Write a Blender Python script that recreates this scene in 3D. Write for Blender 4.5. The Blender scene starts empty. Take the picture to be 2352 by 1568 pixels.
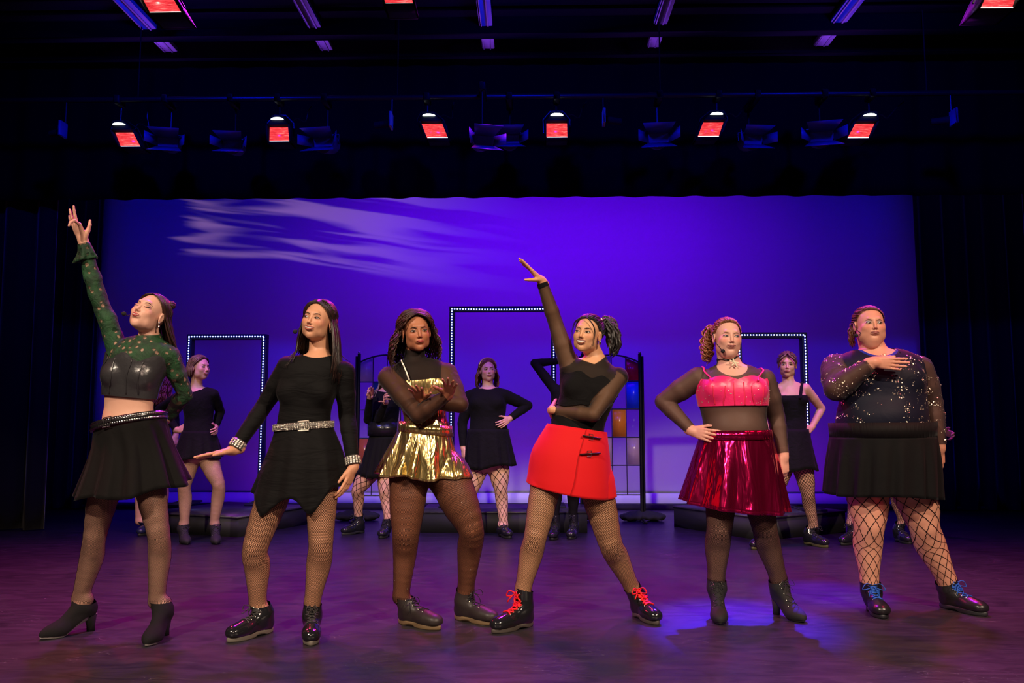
import bpy, math, random
import numpy as np
from mathutils import Vector, Matrix
R = math.radians
rng = np.random.RandomState(7)
random.seed(7)
SC = bpy.context.scene
COL = SC.collection

# ------------------------------------------------------------------ camera
F_PX, CX, CY, CAM_H = 1900.0, 1176.0, 784.0, 1.05
PITCH, YAW = R(5.65), R(1.18)
cam_data = bpy.data.cameras.new('camera')
cam_data.sensor_width = 36.0
cam_data.lens = 36.0 * F_PX / 2352.0
cam_data.clip_start, cam_data.clip_end = 0.05, 100
cam = bpy.data.objects.new('camera', cam_data)
COL.objects.link(cam)
cam.location = (0, 0, CAM_H)
cam.rotation_euler = (math.pi / 2 + PITCH, 0, YAW)
SC.camera = cam
CM = np.array(cam.rotation_euler.to_matrix())
CP = np.array([0, 0, CAM_H])

SC.view_settings.view_transform = 'Standard'
SC.view_settings.look = 'None'
SC.view_settings.exposure = 0.0
SC.view_settings.gamma = 1.0
SC.view_settings.use_curve_mapping = False

world = bpy.data.worlds.new('world')
SC.world = world
world.use_nodes = True
world.node_tree.nodes['Background'].inputs[0].default_value = (0.02, 0.012, 0.05, 1)
world.node_tree.nodes['Background'].inputs[1].default_value = 0.16

def light(kind, name, loc, target, energy, color, size=0.3, size_y=None, spot=None, blend=0.6, spread=None):
    ld = bpy.data.lights.new(name, kind)
    ld.energy = energy
    ld.color = color
    if kind == 'AREA':
        ld.size = size
        if size_y:
            ld.shape = 'RECTANGLE'
            ld.size_y = size_y
        if spread:
            ld.spread = R(spread)
    elif kind == 'SPOT':
        ld.shadow_soft_size = size
        ld.spot_size = R(spot or 60)
        ld.spot_blend = blend
    o = bpy.data.objects.new(name, ld)
    COL.objects.link(o)
    o.location = loc
    d = Vector(target) - Vector(loc)
    o.rotation_euler = d.to_track_quat('-Z', 'Y').to_euler()
    return o

def shutter(o, vmax, soft=.04, umax=None):
    """framing shutters of a profile lamp: cuts the beam above tan(angle)=vmax over its axis"""
    ld = o.data; ld.use_nodes = True; nt = ld.node_tree; em = nt.nodes['Emission']
    tc = nt.nodes.new('ShaderNodeTexCoord'); sp = nt.nodes.new('ShaderNodeSeparateXYZ'); nt.links.new(tc.outputs['Normal'], sp.inputs[0])
    dv = nt.nodes.new('ShaderNodeMath'); dv.operation = 'DIVIDE'; nt.links.new(sp.outputs[1], dv.inputs[0]); 
    ab = nt.nodes.new('ShaderNodeMath'); ab.operation = 'ABSOLUTE'; nt.links.new(sp.outputs[2], ab.inputs[0]); nt.links.new(ab.outputs[0], dv.inputs[1])
    mr = nt.nodes.new('ShaderNodeMapRange'); nt.links.new(dv.outputs[0], mr.inputs[0])
    mr.inputs[1].default_value = vmax - soft; mr.inputs[2].default_value = vmax; mr.inputs[3].default_value = 1; mr.inputs[4].default_value = 0
    nt.links.new(mr.outputs[0], em.inputs['Strength'])
    return o
# front of house wash, warm, from both sides high up, shuttered off the backdrop
for (nm, x, e, c) in (('front_wash_left', -4.4, 2700, (1.0, 0.80, 0.62)), ('front_wash_right', 4.6, 2950, (1.0, 0.77, 0.57))):
    shutter(light('SPOT', nm, (x, -2.6, 6.9), (-.2 * x, 5.0, .9), e, c, 0.14, spot=56, blend=.5), .134, .03)
shutter(light('SPOT', 'front_wash_centre', (0.2, -4.2, 4.7), (0, 4.6, 0.8), 520, (1.0, 0.70, 0.55), 0.2, spot=58, blend=.6), .092, .02)
for x in (-3.1, 0.1, 3.2):  # added warm spots, without fixtures, to brighten the back row faces
    shutter(light('SPOT', 'back_row_fill', (x, 5.0, 4.5), (x * .95, 7.6, 1.2), 125, (1.0, 0.80, 0.66), 0.08, spot=95, blend=.7), .058, .05)
# red back light from the electric over the stage, one beam per lit flood
for i, x in enumerate((-4.1, -2.6, -0.85, 0.45, 2.15, 3.75)):
    light('SPOT', 'back_light', (x, 7.15, 3.62), (x * 0.8, 4.4, 0.2), 150, (1.0, 0.03, 0.10), 0.09, spot=105, blend=0.9)
# magenta and violet top wash on the deck
for i, x in enumerate((-2.6, 0.0, 2.6)):
    light('SPOT', 'deck_wash', (x, 6.5, 4.5), (x, 4.9, 0.0), 560, (0.58, 0.02, 1.0), 0.12, spot=110, blend=1.0)
for i, x in enumerate((-3.3, 3.3)):
    light('SPOT', 'deck_wash', (x, 4.2, 4.4), (x * 1.2, 4.2, 0.0), 330, (1.0, 0.02, 0.12), 0.12, spot=95, blend=1.0)
light('SPOT', 'blue_special', (1.62, 7.12, 3.5), (1.12, 4.55, 0.0), 5500, (0.05, 0.01, 1.0), 0.06, spot=16, blend=1.0)
light('SPOT', 'blue_special', (2.35, 7.12, 3.5), (1.82, 5.3, 0.0), 2000, (0.04, 0.01, 1.0), 0.06, spot=14, blend=1.0)
# added spots near the lower pipe, without fixtures, washing the ceiling strips violet
for i, x in enumerate((-3.6, -2.05, -0.42, 1.15, 2.85)):
    light('SPOT', 'ceiling_strip_fill', (x, 7.42, 4.10), (x, 7.2, 4.9), (34, 25, 25, 25, 34)[i], (0.26, 0.06, 1.0), 0.05, spot=140, blend=0.5)
# added blue fill, without fixtures, to bring out the unlit lamps and their border
for i, x in enumerate((-3.0, 0.0, 3.0)):
    light('SPOT', 'unlit_lamp_fill', (x, 5.5, 4.45), (x * 1.05, 7.4, 3.5), 260, (0.0, 0.01, 1.0), 0.1, spot=120, blend=0.8)
# cyclorama floods: rows of blue-violet above and a softer one below
light('AREA', 'cyc_flood_top', (0.15, 8.75, 4.45), (0.15, 10.7, 2.1), 50, (0.15, 0.0, 1.0), 4.6, 0.3, spread=130)
light('AREA', 'cyc_flood_blue', (0.0, 8.85, 4.5), (0.0, 10.7, 2.3), 41, (0.0, 0.0, 1.0), 11.5, 0.3)
light('AREA', 'cyc_flood_low', (0.2, 10.05, 0.05), (0.2, 10.7, 1.6), 20, (0.26, 0.01, 1.0), 7.5, 0.16)

# ------------------------------------------------------------------ helpers
def ray(px, py):
    d = CM @ np.array([(px - CX) / F_PX, (CY - py) / F_PX, -1.0])
    return d
def at(px, py, Y):
    d = ray(px, py)
    return CP + d * (Y / d[1])
def floor_pt(px, py, z=0.0):
    d = ray(px, py)
    return CP + d * ((z - CAM_H) / d[2])
def nz(v):
    v = np.asarray(v, float)
    return v / max(np.linalg.norm(v), 1e-9)
def srgb(r, g, b):
    f = lambda c: (c / 255 / 12.92) if c / 255 <= 0.04045 else ((c / 255 + 0.055) / 1.055) ** 2.4
    return (f(r), f(g), f(b))

def mesh_obj(name, V, F, mat=None, parent=None, smooth=True, attrs=None, kind=None):
    """F: list of index arrays (each n x k) or list of tuples"""
    V = np.asarray(V, np.float32).reshape(-1, 3)
    me = bpy.data.meshes.new(name)
    groups = [np.asarray(f, np.int32) for f in (F if isinstance(F, list) and len(F) and isinstance(F[0], np.ndarray) and F[0].ndim == 2 else [])]
    if not groups:
        if isinstance(F, np.ndarray):
            groups = [F.astype(np.int32)]
        else:
            byk = {}
            for f in F:
                byk.setdefault(len(f), []).append(f)
            groups = [np.array(v, np.int32) for v in byk.values()]
    groups = [g for g in groups if len(g)]
    nl = sum(g.size for g in groups)
    nf = sum(len(g) for g in groups)
    me.vertices.add(len(V)); me.loops.add(nl); me.polygons.add(nf)
    me.vertices.foreach_set('co', V.ravel())
    me.loops.foreach_set('vertex_index', np.concatenate([g.ravel() for g in groups]))
    st = []; p = 0
    for g in groups:
        k = g.shape[1]
        st.append(p + np.arange(len(g)) * k); p += g.size
    me.polygons.foreach_set('loop_start', np.concatenate(st).astype(np.int32))
    if smooth:
        me.polygons.foreach_set('use_smooth', np.ones(nf, bool))
    me.update(calc_edges=True)
    me.validate()
    if attrs:
        for k, a in attrs.items():
            a = np.asarray(a, np.float32)
            if a.shape[1] == 4:
                at_ = me.color_attributes.new(k, 'FLOAT_COLOR', 'POINT')
                at_.data.foreach_set('color', a.ravel())
            else:
                at_ = me.attributes.new(k, 'FLOAT_VECTOR', 'POINT')
                at_.data.foreach_set('vector', a.ravel())
    o = bpy.data.objects.new(name, me)
    COL.objects.link(o)
    if mat:
        me.materials.append(mat)
    if parent:
        o.parent = parent
        o.matrix_parent_inverse = parent.matrix_basis.inverted()
    if kind:
        o['kind'] = kind
    return o

def empty(name, loc, label=None, cat=None, group=None):
    o = bpy.data.objects.new(name, None)
    COL.objects.link(o)
    o.location = loc
    o.empty_display_size = 0.2
    tag(o, label, cat, group)
    return o
def tag(o, label=None, cat=None, group=None, kind=None):
    if label: o['label'] = label
    if cat: o['category'] = cat
    if group: o['group'] = group
    if kind: o['kind'] = kind
    return o

class MB:
    """collects simple solids"""
    def __init__(s):
        s.V = []; s.F = []; s.n = 0
    def add(s, V, F):
        V = np.asarray(V, float)
        s.V.append(V)
        s.F += [tuple(i + s.n for i in f) for f in F]
        s.n += len(V)
        return s
    def box(s, lo, hi, ch=0.0, M=None):
        lo = np.array(lo, float); hi = np.array(hi, float)
        ch = min(ch, *(0.45 * (hi - lo)))
        if ch <= 0:
            V = np.array([[x, y, z] for x in (lo[0], hi[0]) for y in (lo[1], hi[1]) for z in (lo[2], hi[2])])
            F = [(0, 1, 3, 2), (4, 6, 7, 5), (0, 4, 5, 1), (2, 3, 7, 6), (0, 2, 6, 4), (1, 5, 7, 3)]
        else:
            c = (lo + hi) / 2; h = (hi - lo) / 2
            V = []; idx = {}
            for sx in (-1, 1):
                for sy in (-1, 1):
                    for sz in (-1, 1):
                        for k in range(3):
                            e = h - ch; e[k] = h[k]
                            idx[(sx, sy, sz, k)] = len(V)
                            V.append(c + e * np.array([sx, sy, sz]))
            V = np.array(V); F = []
            for k in range(3):
                a, b = [i for i in range(3) if i != k]
                for sg in (-1, 1):
                    q = []
                    for (u, w) in ((-1, -1), (1, -1), (1, 1), (-1, 1)):
                        t = [0, 0, 0]; t[k] = sg; t[a] = u; t[b] = w
                        q.append(idx[(*t, k)])
                    F.append(tuple(q))
                for u in (-1, 1):
                    for w in (-1, 1):
                        t0 = [0, 0, 0]; t1 = [0, 0, 0]
                        t0[a] = t1[a] = u; t0[b] = t1[b] = w; t0[k] = -1; t1[k] = 1
                        F.append((idx[(*t0, a)], idx[(*t1, a)], idx[(*t1, b)], idx[(*t0, b)]))
            for sx in (-1, 1):
                for sy in (-1, 1):
                    for sz in (-1, 1):
                        F.append(tuple(idx[(sx, sy, sz, k)] for k in range(3)))
        if M is not None:
            V = np.array([list(M @ Vector(v)) for v in V])
        return s.add(V, F)
    def tube(s, pts, r, n=8, caps=True):
        V, F = tube_mesh([np.asarray(pts, float)], [np.broadcast_to(np.asarray(r, float), (len(pts),))], n, caps)
        return s.add(V, [tuple(f) for g in F for f in g])
    def hexa(s, P):
        """8 corners: bottom 0-3, top 4-7"""
        return s.add(P, [(0, 3, 2, 1), (4, 5, 6, 7), (0, 1, 5, 4), (1, 2, 6, 5), (2, 3, 7, 6), (3, 0, 4, 7)])
    def build(s, name, mat, parent=None, smooth=False, kind=None):
        V = np.concatenate(s.V)
        o = mesh_obj(name, V, s.F, mat, parent, smooth, kind=kind)
        if smooth:
            try:
                o.data.set_sharp_from_angle(angle=R(38))
            except Exception:
                pass
        return o

def tube_mesh(paths, radii, n=6, caps=True, flat=None):
    """list of (m,3) paths -> verts, [quads, caps]"""
    AV = []; AQ = []; AC = []; base = 0
    ang = np.arange(n) * 2 * math.pi / n
    ca, sa = np.cos(ang), np.sin(ang)
    for p, r in zip(paths, radii):
        m = len(p)
        T = np.gradient(p, axis=0)
        T /= np.maximum(np.linalg.norm(T, axis=1, keepdims=True), 1e-9)
        ref = np.array([0, 0, 1.0]) if abs(T[0][2]) < 0.9 else np.array([0, 1.0, 0])
        U = np.cross(T, ref); 
        for i in range(1, m):
            if np.dot(U[i], U[i - 1]) < 0: U[i] = -U[i]
        U /= np.maximum(np.linalg.norm(U, axis=1, keepdims=True), 1e-9)
        W = np.cross(T, U)
        fx = 1.0 if flat is None else flat
        V = p[:, None, :] + r[:, None, None] * (ca[None, :, None] * U[:, None, :] + fx * sa[None, :, None] * W[:, None, :])
        AV.append(V.reshape(-1, 3))
        i = np.arange(m - 1)[:, None] * n; j = np.arange(n)[None, :]; j2 = (j + 1) % n
        q = np.stack([i + j, i + j2, i + n + j2, i + n + j], -1).reshape(-1, 4) + base
        AQ.append(q)
        if caps:
            AC.append((base + np.arange(n)[::-1])[None]); AC.append((base + (m - 1) * n + np.arange(n))[None])
        base += m * n
    out = [np.concatenate(AQ)]
    if caps: out.append(np.concatenate(AC))
    return np.concatenate(AV), out

def spline(P, n):
    """catmull-rom through points"""
    P = np.asarray(P, float)
    if len(P) == 2:
        t = np.linspace(0, 1, n)[:, None]
        return P[0] * (1 - t) + P[1] * t
    Q = np.vstack([2 * P[0] - P[1], P, 2 * P[-1] - P[-2]])
    t = np.linspace(0, len(P) - 1 - 1e-6, n)
    i = t.astype(int); u = (t - i)[:, None]
    p0, p1, p2, p3 = Q[i], Q[i + 1], Q[i + 2], Q[i + 3]
    return 0.5 * (2 * p1 + (p2 - p0) * u + (2 * p0 - 5 * p1 + 4 * p2 - p3) * u * u + (3 * p1 - p0 - 3 * p2 + p3) * u ** 3)

# ------------------------------------------------------------------ materials
MATS = {}
class NB:
    def __init__(s, name):
        s.m = bpy.data.materials.new(name); s.m.use_nodes = True
        s.t = s.m.node_tree; s.N = s.t.nodes; s.L = s.t.links
        s.bsdf = s.N['Principled BSDF']; s.out = s.N['Material Output']
    def n(s, typ, ins=None, **kw):
        nd = s.N.new(typ)
        for k, v in kw.items(): setattr(nd, k, v)
        for k, v in (ins or {}).items():
            if isinstance(v, bpy.types.NodeSocket): s.L.new(v, nd.inputs[k])
            else: nd.inputs[k].default_value = v
        return nd
    def math(s, op, a, b=None, c=None):
        nd = s.N.new('ShaderNodeMath'); nd.operation = op
        for i, v in enumerate((a, b, c)):
            if v is None: continue
            if isinstance(v, bpy.types.NodeSocket): s.L.new(v, nd.inputs[i])
            else: nd.inputs[i].default_value = v
        return nd.outputs[0]
    def set(s, **kw):
        for k, v in kw.items():
            k = k.replace('_', ' ')
            i = s.bsdf.inputs[k]
            if isinstance(v, bpy.types.NodeSocket): s.L.new(v, i)
            elif isinstance(v, tuple) and len(v) == 3: i.default_value = (*v, 1)
            else: i.default_value = v
        return s
    def bump(s, height, strength, dist=0.01):
        b = s.n('ShaderNodeBump', {'Height': height, 'Strength': strength, 'Distance': dist})
        s.L.new(b.outputs[0], s.bsdf.inputs['Normal'])
        return s
    def noise(s, scale, detail=3, rough=0.5, vec=None, out=0, dist=0.0):
        ins = {'Scale': scale, 'Detail': detail, 'Roughness': rough, 'Distortion': dist}
        if vec is not None: ins['Vector'] = vec
        return s.n('ShaderNodeTexNoise', ins).outputs[out]
    def obj(s, scale=(1, 1, 1)):
        tc = s.n('ShaderNodeTexCoord')
        return s.n('ShaderNodeMapping', {'Vector': tc.outputs['Object'], 'Scale': scale}).outputs[0]
    def ramp(s, fac, stops):
        r = s.n('ShaderNodeValToRGB', {'Fac': fac})
        e = r.color_ramp.elements
        while len(e) < len(stops): e.new(0.5)
        for i, (p, c) in enumerate(stops):
            e[i].position = p; e[i].color = (*c, 1) if len(c) == 3 else c
        return r.outputs[0]

def mat_simple(name, col, rough=0.5, metal=0.0, spec=0.5, nscale=None, nstr=0.2, ndist=0.003, **kw):
    if name in MATS: return MATS[name]
    b = NB(name); b.set(Base_Color=tuple(col), Roughness=rough, Metallic=metal)
    b.bsdf.inputs['Specular IOR Level'].default_value = spec
    if nscale:
        v = b.obj()
        b.bump(b.noise(nscale, 3, 0.6, v), nstr, ndist)
    for k, v in kw.items(): b.set(**{k: v})
    MATS[name] = b.m
    return b.m
def mat_emit(name, col, strength):
    if name in MATS: return MATS[name]
    b = NB(name); b.set(Base_Color=(0.02, 0.02, 0.02), Emission_Color=tuple(col), Emission_Strength=strength)
    MATS[name] = b.m
    return b.m
def mat_fabric(name, col, rough=0.85, wr=14, wstr=0.45, sheen=0.04, spec=0.15, stretch=(1, 1, 1)):
    if name in MATS: return MATS[name]
    b = NB(name)
    v = b.obj(stretch)
    n1 = b.noise(wr, 3, 0.55, v, dist=0.6)
    n2 = b.noise(420, 2, 0.5, b.obj())
    h = b.math('ADD', n1, b.math('MULTIPLY', n2, 0.03))
    b.set(Base_Color=tuple(col), Roughness=rough, Sheen_Weight=sheen, Sheen_Roughness=0.4)
    b.bsdf.inputs['Specular IOR Level'].default_value = spec
    b.bump(h, wstr, 0.02)
    MATS[name] = b.m
    return b.m
def mat_metal_cloth(name, col, rough=0.2, wr=12, wstr=0.8):
    if name in MATS: return MATS[name]
    b = NB(name)
    v = b.obj((1.5, 1.5, 0.22))
    n1 = b.noise(wr, 3, 0.5, v, dist=0.7)
    b.set(Base_Color=tuple(col), Roughness=rough, Metallic=0.92)
    b.bump(n1, wstr, 0.035)
    MATS[name] = b.m
    return b.m
def mat_sheer(name, col, a0=0.45, a1=0.95, rough=0.7):
    if name in MATS: return MATS[name]
    b = NB(name)
    lw = b.n('ShaderNodeLayerWeight', {'Blend': 0.35})
    fac = b.n('ShaderNodeMapRange', {'Value': lw.outputs['Facing'], 'From Min': 0.0, 'From Max': 0.75, 'To Min': a0, 'To Max': a1}).outputs[0]
    b.set(Base_Color=tuple(col), Roughness=rough, Alpha=fac, Sheen_Weight=0.1)
    b.bsdf.inputs['Specular IOR Level'].default_value = 0.2
    b.bump(b.noise(13, 2, 0.5, b.obj(), dist=0.8), 0.5, 0.02)
    MATS[name] = b.m
    return b.m
def mat_lace(name, col, col2):
    b = NB(name)
    v = b.obj()
    vo = b.n('ShaderNodeTexVoronoi', {'Vector': v, 'Scale': 31.0, 'Randomness': 1.0})
    n = b.noise(42, 3, 0.6, v)
    hole = b.math('GREATER_THAN', b.math('ADD', vo.outputs['Distance'], b.math('MULTIPLY', n, 0.55)), 0.56)
    n2 = b.noise(18, 3, 0.6, v)
    c = b.ramp(n2, [(0.3, col), (0.7, col2)])
    fac = b.n('ShaderNodeMapRange', {'Value': hole, 'To Min': 0.32, 'To Max': 0.93}).outputs[0]
    b.set(Base_Color=c, Roughness=0.75, Alpha=fac)
    b.bump(b.noise(20, 3, 0.6, v, dist=0.7), 0.6, 0.02)
    return b.m
def mat_fishnet(name, N, M, w, col=(0.006, 0.004, 0.006), base=0.06):
    if name in MATS: return MATS[name]
    b = NB(name)
    a = b.n('ShaderNodeAttribute', attribute_name='net', attribute_type='GEOMETRY')
    x = b.n('ShaderNodeSeparateXYZ', {'Vector': a.outputs['Vector']})
    th = b.math('MULTIPLY', b.math('ARCTAN2', x.outputs[1], x.outputs[0]), N / (2 * math.pi))
    v = b.math('MULTIPLY', x.outputs[2], M)
    def line(s):
        f = b.math('FRACT', s)
        d = b.math('ABSOLUTE', b.math('SUBTRACT', f, 0.5))
        return b.n('ShaderNodeMapRange', {'Value': d, 'From Min': 0.5 - w, 'From Max': 0.5 - w * 0.5, 'To Min': 0.0, 'To Max': 1.0}).outputs[0]
    l = b.math('MAXIMUM', line(b.math('ADD', b.math('ADD', th, v), 100.0)), line(b.math('ADD', b.math('SUBTRACT', th, v), 100.0)))
    lw = b.n('ShaderNodeLayerWeight', {'Blend': 0.3})
    l = b.math('MAXIMUM', l, b.math('MULTIPLY', b.math('POWER', lw.outputs['Facing'], 2.0), min(1.0, base * 8)))
    al = b.math('MAXIMUM', l, base)
    b.set(Base_Color=tuple(col), Roughness=0.8, Alpha=al)
    b.bsdf.inputs['Specular IOR Level'].default_value = 0.15
    MATS[name] = b.m
    return b.m
def mat_skin():
    if 'skin' in MATS: return MATS['skin']
    b = NB('skin')
    a = b.n('ShaderNodeAttribute', attribute_name='col', attribute_type='GEOMETRY')
    n = b.noise(35, 3, 0.6, b.obj())
    mix = b.n('ShaderNodeMix', {'Factor': b.math('MULTIPLY', n, 0.22), 6: a.outputs['Color'], 7: (0.5, 0.16, 0.10, 1)}, data_type='RGBA')
    b.L.new(a.outputs['Color'], mix.inputs[6])
    b.set(Base_Color=mix.outputs[2], Roughness=0.47, Subsurface_Weight=0.0)
    b.bsdf.inputs['Specular IOR Level'].default_value = 0.42
    b.bump(b.noise(300, 2, 0.5, b.obj()), 0.08, 0.002)
    MATS['skin'] = b.m
    return b.m
def mat_hair(name, col, col2):
    if name in MATS: return MATS[name]
    b = NB(name)
    n = b.noise(22, 3, 0.6, b.obj((2, 2, 0.5)))
    c = b.ramp(n, [(0.35, col), (0.68, col2)])
    b.set(Base_Color=c, Roughness=0.38)
    b.bsdf.inputs['Specular IOR Level'].default_value = 0.5
    b.bump(b.noise(160, 3, 0.6, b.obj((1.5, 1.5, 0.25))), 0.5, 0.004)
    MATS[name] = b.m
    return b.m
# ------------------------------------------------------------------ implicit bodies
def cap(a, b, ra, rb=None, g='x', k=0.01):
    a = np.array(a, float); b = np.array(b, float); rb = ra if rb is None else rb
    ba = b - a; L2 = max(ba @ ba, 1e-9)
    def f(x, y, z):
        dx = x - a[0]; dy = y - a[1]; dz = z - a[2]
        t = np.clip((dx * ba[0] + dy * ba[1] + dz * ba[2]) / L2, 0, 1)
        return np.sqrt((dx - t * ba[0]) ** 2 + (dy - t * ba[1]) ** 2 + (dz - t * ba[2]) ** 2) - (ra + (rb - ra) * t)
    return dict(f=f, lo=np.minimum(a - ra, b - rb), hi=np.maximum(a + ra, b + rb), g=g, k=k)
def ell(c, M, r, g='x', k=0.01, sub=False):
    """ellipsoid, M rows = local axes"""
    c = np.array(c, float); M = np.array(M, float); r = np.array(r, float)
    def f(x, y, z):
        dx = x - c[0]; dy = y - c[1]; dz = z - c[2]
        u = (dx * M[0, 0] + dy * M[0, 1] + dz * M[0, 2]) / r[0]
        v = (dx * M[1, 0] + dy * M[1, 1] + dz * M[1, 2]) / r[1]
        w = (dx * M[2, 0] + dy * M[2, 1] + dz * M[2, 2]) / r[2]
        k0 = np.sqrt(u * u + v * v + w * w)
        k1 = np.sqrt((u / r[0]) ** 2 + (v / r[1]) ** 2 + (w / r[2]) ** 2)
        return k0 * (k0 - 1) / np.maximum(k1, 1e-6)
    e = np.sqrt(((M * r[:, None]) ** 2).sum(0))
    return dict(f=f, lo=c - e, hi=c + e, g=g, k=k, sub=sub)
def loft(C, L, A, B, g='x', k=0.02, cap_r=0.03):
    """stack of elliptic sections: centres C, lateral unit vectors L, half widths A, half depths B (bottom to top)"""
    n = 48
    C = spline(C, n); L = spline(L, n); A = spline(np.array(A)[:, None], n)[:, 0]; B = spline(np.array(B)[:, None], n)[:, 0]
    ax = nz(C[-1] - C[0])
    s = (C - C[0]) @ ax
    s = np.maximum.accumulate(s + np.arange(n) * 1e-6)
    c0 = C[0].copy(); S1 = s[-1]
    L = L - (L @ ax)[:, None] * ax; L /= np.linalg.norm(L, axis=1, keepdims=True)
    Fw = np.cross(L, ax)
    if Fw[0][1] > 0: Fw = -Fw
    def f(x, y, z):
        dx = x - c0[0]; dy = y - c0[1]; dz = z - c0[2]
        q = dx * ax[0] + dy * ax[1] + dz * ax[2]
        I = lambda arr: np.interp(q, s, arr)
        px = x - I(C[:, 0]); py = y - I(C[:, 1]); pz = z - I(C[:, 2])
        u = px * I(L[:, 0]) + py * I(L[:, 1]) + pz * I(L[:, 2])
        v = px * I(Fw[:, 0]) + py * I(Fw[:, 1]) + pz * I(Fw[:, 2])
        a = I(A); b = I(B)
        k0 = np.sqrt((u / a) ** 2 + (v / b) ** 2)
        k1 = np.sqrt((u / a ** 2) ** 2 + (v / b ** 2) ** 2)
        d = k0 * (k0 - 1) / np.maximum(k1, 1e-6)
        e = np.maximum(-q, q - S1)
        h = np.clip(0.5 + 0.5 * (d - e) / cap_r, 0, 1)
        return e + (d - e) * h + cap_r * h * (1 - h)
    m = max(A.max(), B.max())
    P = np.vstack([C - m, C + m])
    return dict(f=f, lo=P.min(0), hi=P.max(0), g=g, k=k, s=s, C=C, L=L, Fw=Fw, A=A, B=B, ax=ax, c0=c0)

def smin(a, b, k):
    h = np.clip(0.5 + 0.5 * (b - a) / k, 0, 1)
    return b + (a - b) * h - k * h * (1 - h)
def smax(a, b, k):
    return -smin(-a, -b, k)
def combine(D, p, d):
    return smax(D, -d, p['k']) if p.get('sub') else smin(D, d, p['k'])
def field_at(prims, P):
    D = np.full(len(P), 1.0)
    for p in prims:
        D = combine(D, p, p['f'](P[:, 0], P[:, 1], P[:, 2]))
    return D

def snets(prims, h, pad=0.03, lo=None, hi=None, off=0.0):
    pp = [p for p in prims if not p.get('sub')]
    lo = np.min([p['lo'] for p in pp], 0) - pad if lo is None else np.array(lo, float)
    hi = np.max([p['hi'] for p in pp], 0) + pad if hi is None else np.array(hi, float)
    n = np.ceil((hi - lo) / h).astype(int) + 1
    X = (lo[0] + h * np.arange(n[0])); Y = (lo[1] + h * np.arange(n[1])); Z = (lo[2] + h * np.arange(n[2]))
    D = np.full(n, 0.2, np.float32)
    for p in prims:
        m = p['k'] + 2.5 * h + 0.004 + abs(off)
        i0 = np.clip(np.floor((p['lo'] - m - lo) / h).astype(int), 0, n); i1 = np.clip(np.ceil((p['hi'] + m - lo) / h).astype(int) + 1, 0, n)
        if np.any(i1 <= i0): continue
        sl = tuple(slice(a, b) for a, b in zip(i0, i1))
        d = p['f'](X[sl[0], None, None], Y[None, sl[1], None], Z[None, None, sl[2]])
        D[sl] = combine(D[sl], p, d)
    D -= off
    I = D < 0
    a = n - 1
    cnt = np.zeros(a, np.int8)
    corners = [(i, j, k) for i in (0, 1) for j in (0, 1) for k in (0, 1)]
    for c in corners:
        cnt += I[c[0]:c[0] + a[0], c[1]:c[1] + a[1], c[2]:c[2] + a[2]]
    act = (cnt > 0) & (cnt < 8)
    ci = np.argwhere(act)
    vid = np.full(a, -1, np.int32)
    vid[act] = np.arange(len(ci))
    cd = np.stack([D[ci[:, 0] + c[0], ci[:, 1] + c[1], ci[:, 2] + c[2]] for c in corners], 1)
    cc = np.array(corners, float)
    acc = np.zeros((len(ci), 3)); num = np.zeros(len(ci))
    for i in range(8):
        for j in range(i + 1, 8):
            if abs(cc[i] - cc[j]).sum() != 1: continue
            di, dj = cd[:, i], cd[:, j]
            m = (di < 0) != (dj < 0)
            t = np.where(m, di / np.where(m, di - dj, 1), 0)
            acc += np.where(m[:, None], cc[i] + t[:, None] * (cc[j] - cc[i]), 0)
            num += m
    V = lo + h * (ci + acc / num[:, None])
    quads = []
    for ax in range(3):
        b, c = [(1, 2), (2, 0), (0, 1)][ax]
        s0 = [slice(1, -1)] * 3; s1 = [slice(1, -1)] * 3
        s0[ax] = slice(0, -1); s1[ax] = slice(1, None)
        e0, e1 = I[tuple(s0)], I[tuple(s1)]
        m = e0 != e1
        idx = np.argwhere(m)
        if not len(idx): continue
        flip = e0[m]
        g = idx + 1; g[:, ax] -= 1
        def cell(db, dc):
            q = g.copy(); q[:, b] += db; q[:, c] += dc
            return vid[q[:, 0], q[:, 1], q[:, 2]]
        q = np.stack([cell(-1, -1), cell(0, -1), cell(0, 0), cell(-1, 0)], 1)
        q[~flip] = q[~flip][:, ::-1]
        quads.append(q)
    Q = np.concatenate(quads)
    Q = Q[(Q >= 0).all(1)]
    T = np.concatenate([Q[:, [0, 1, 2]], Q[:, [0, 2, 3]]])
    return V, T

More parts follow.
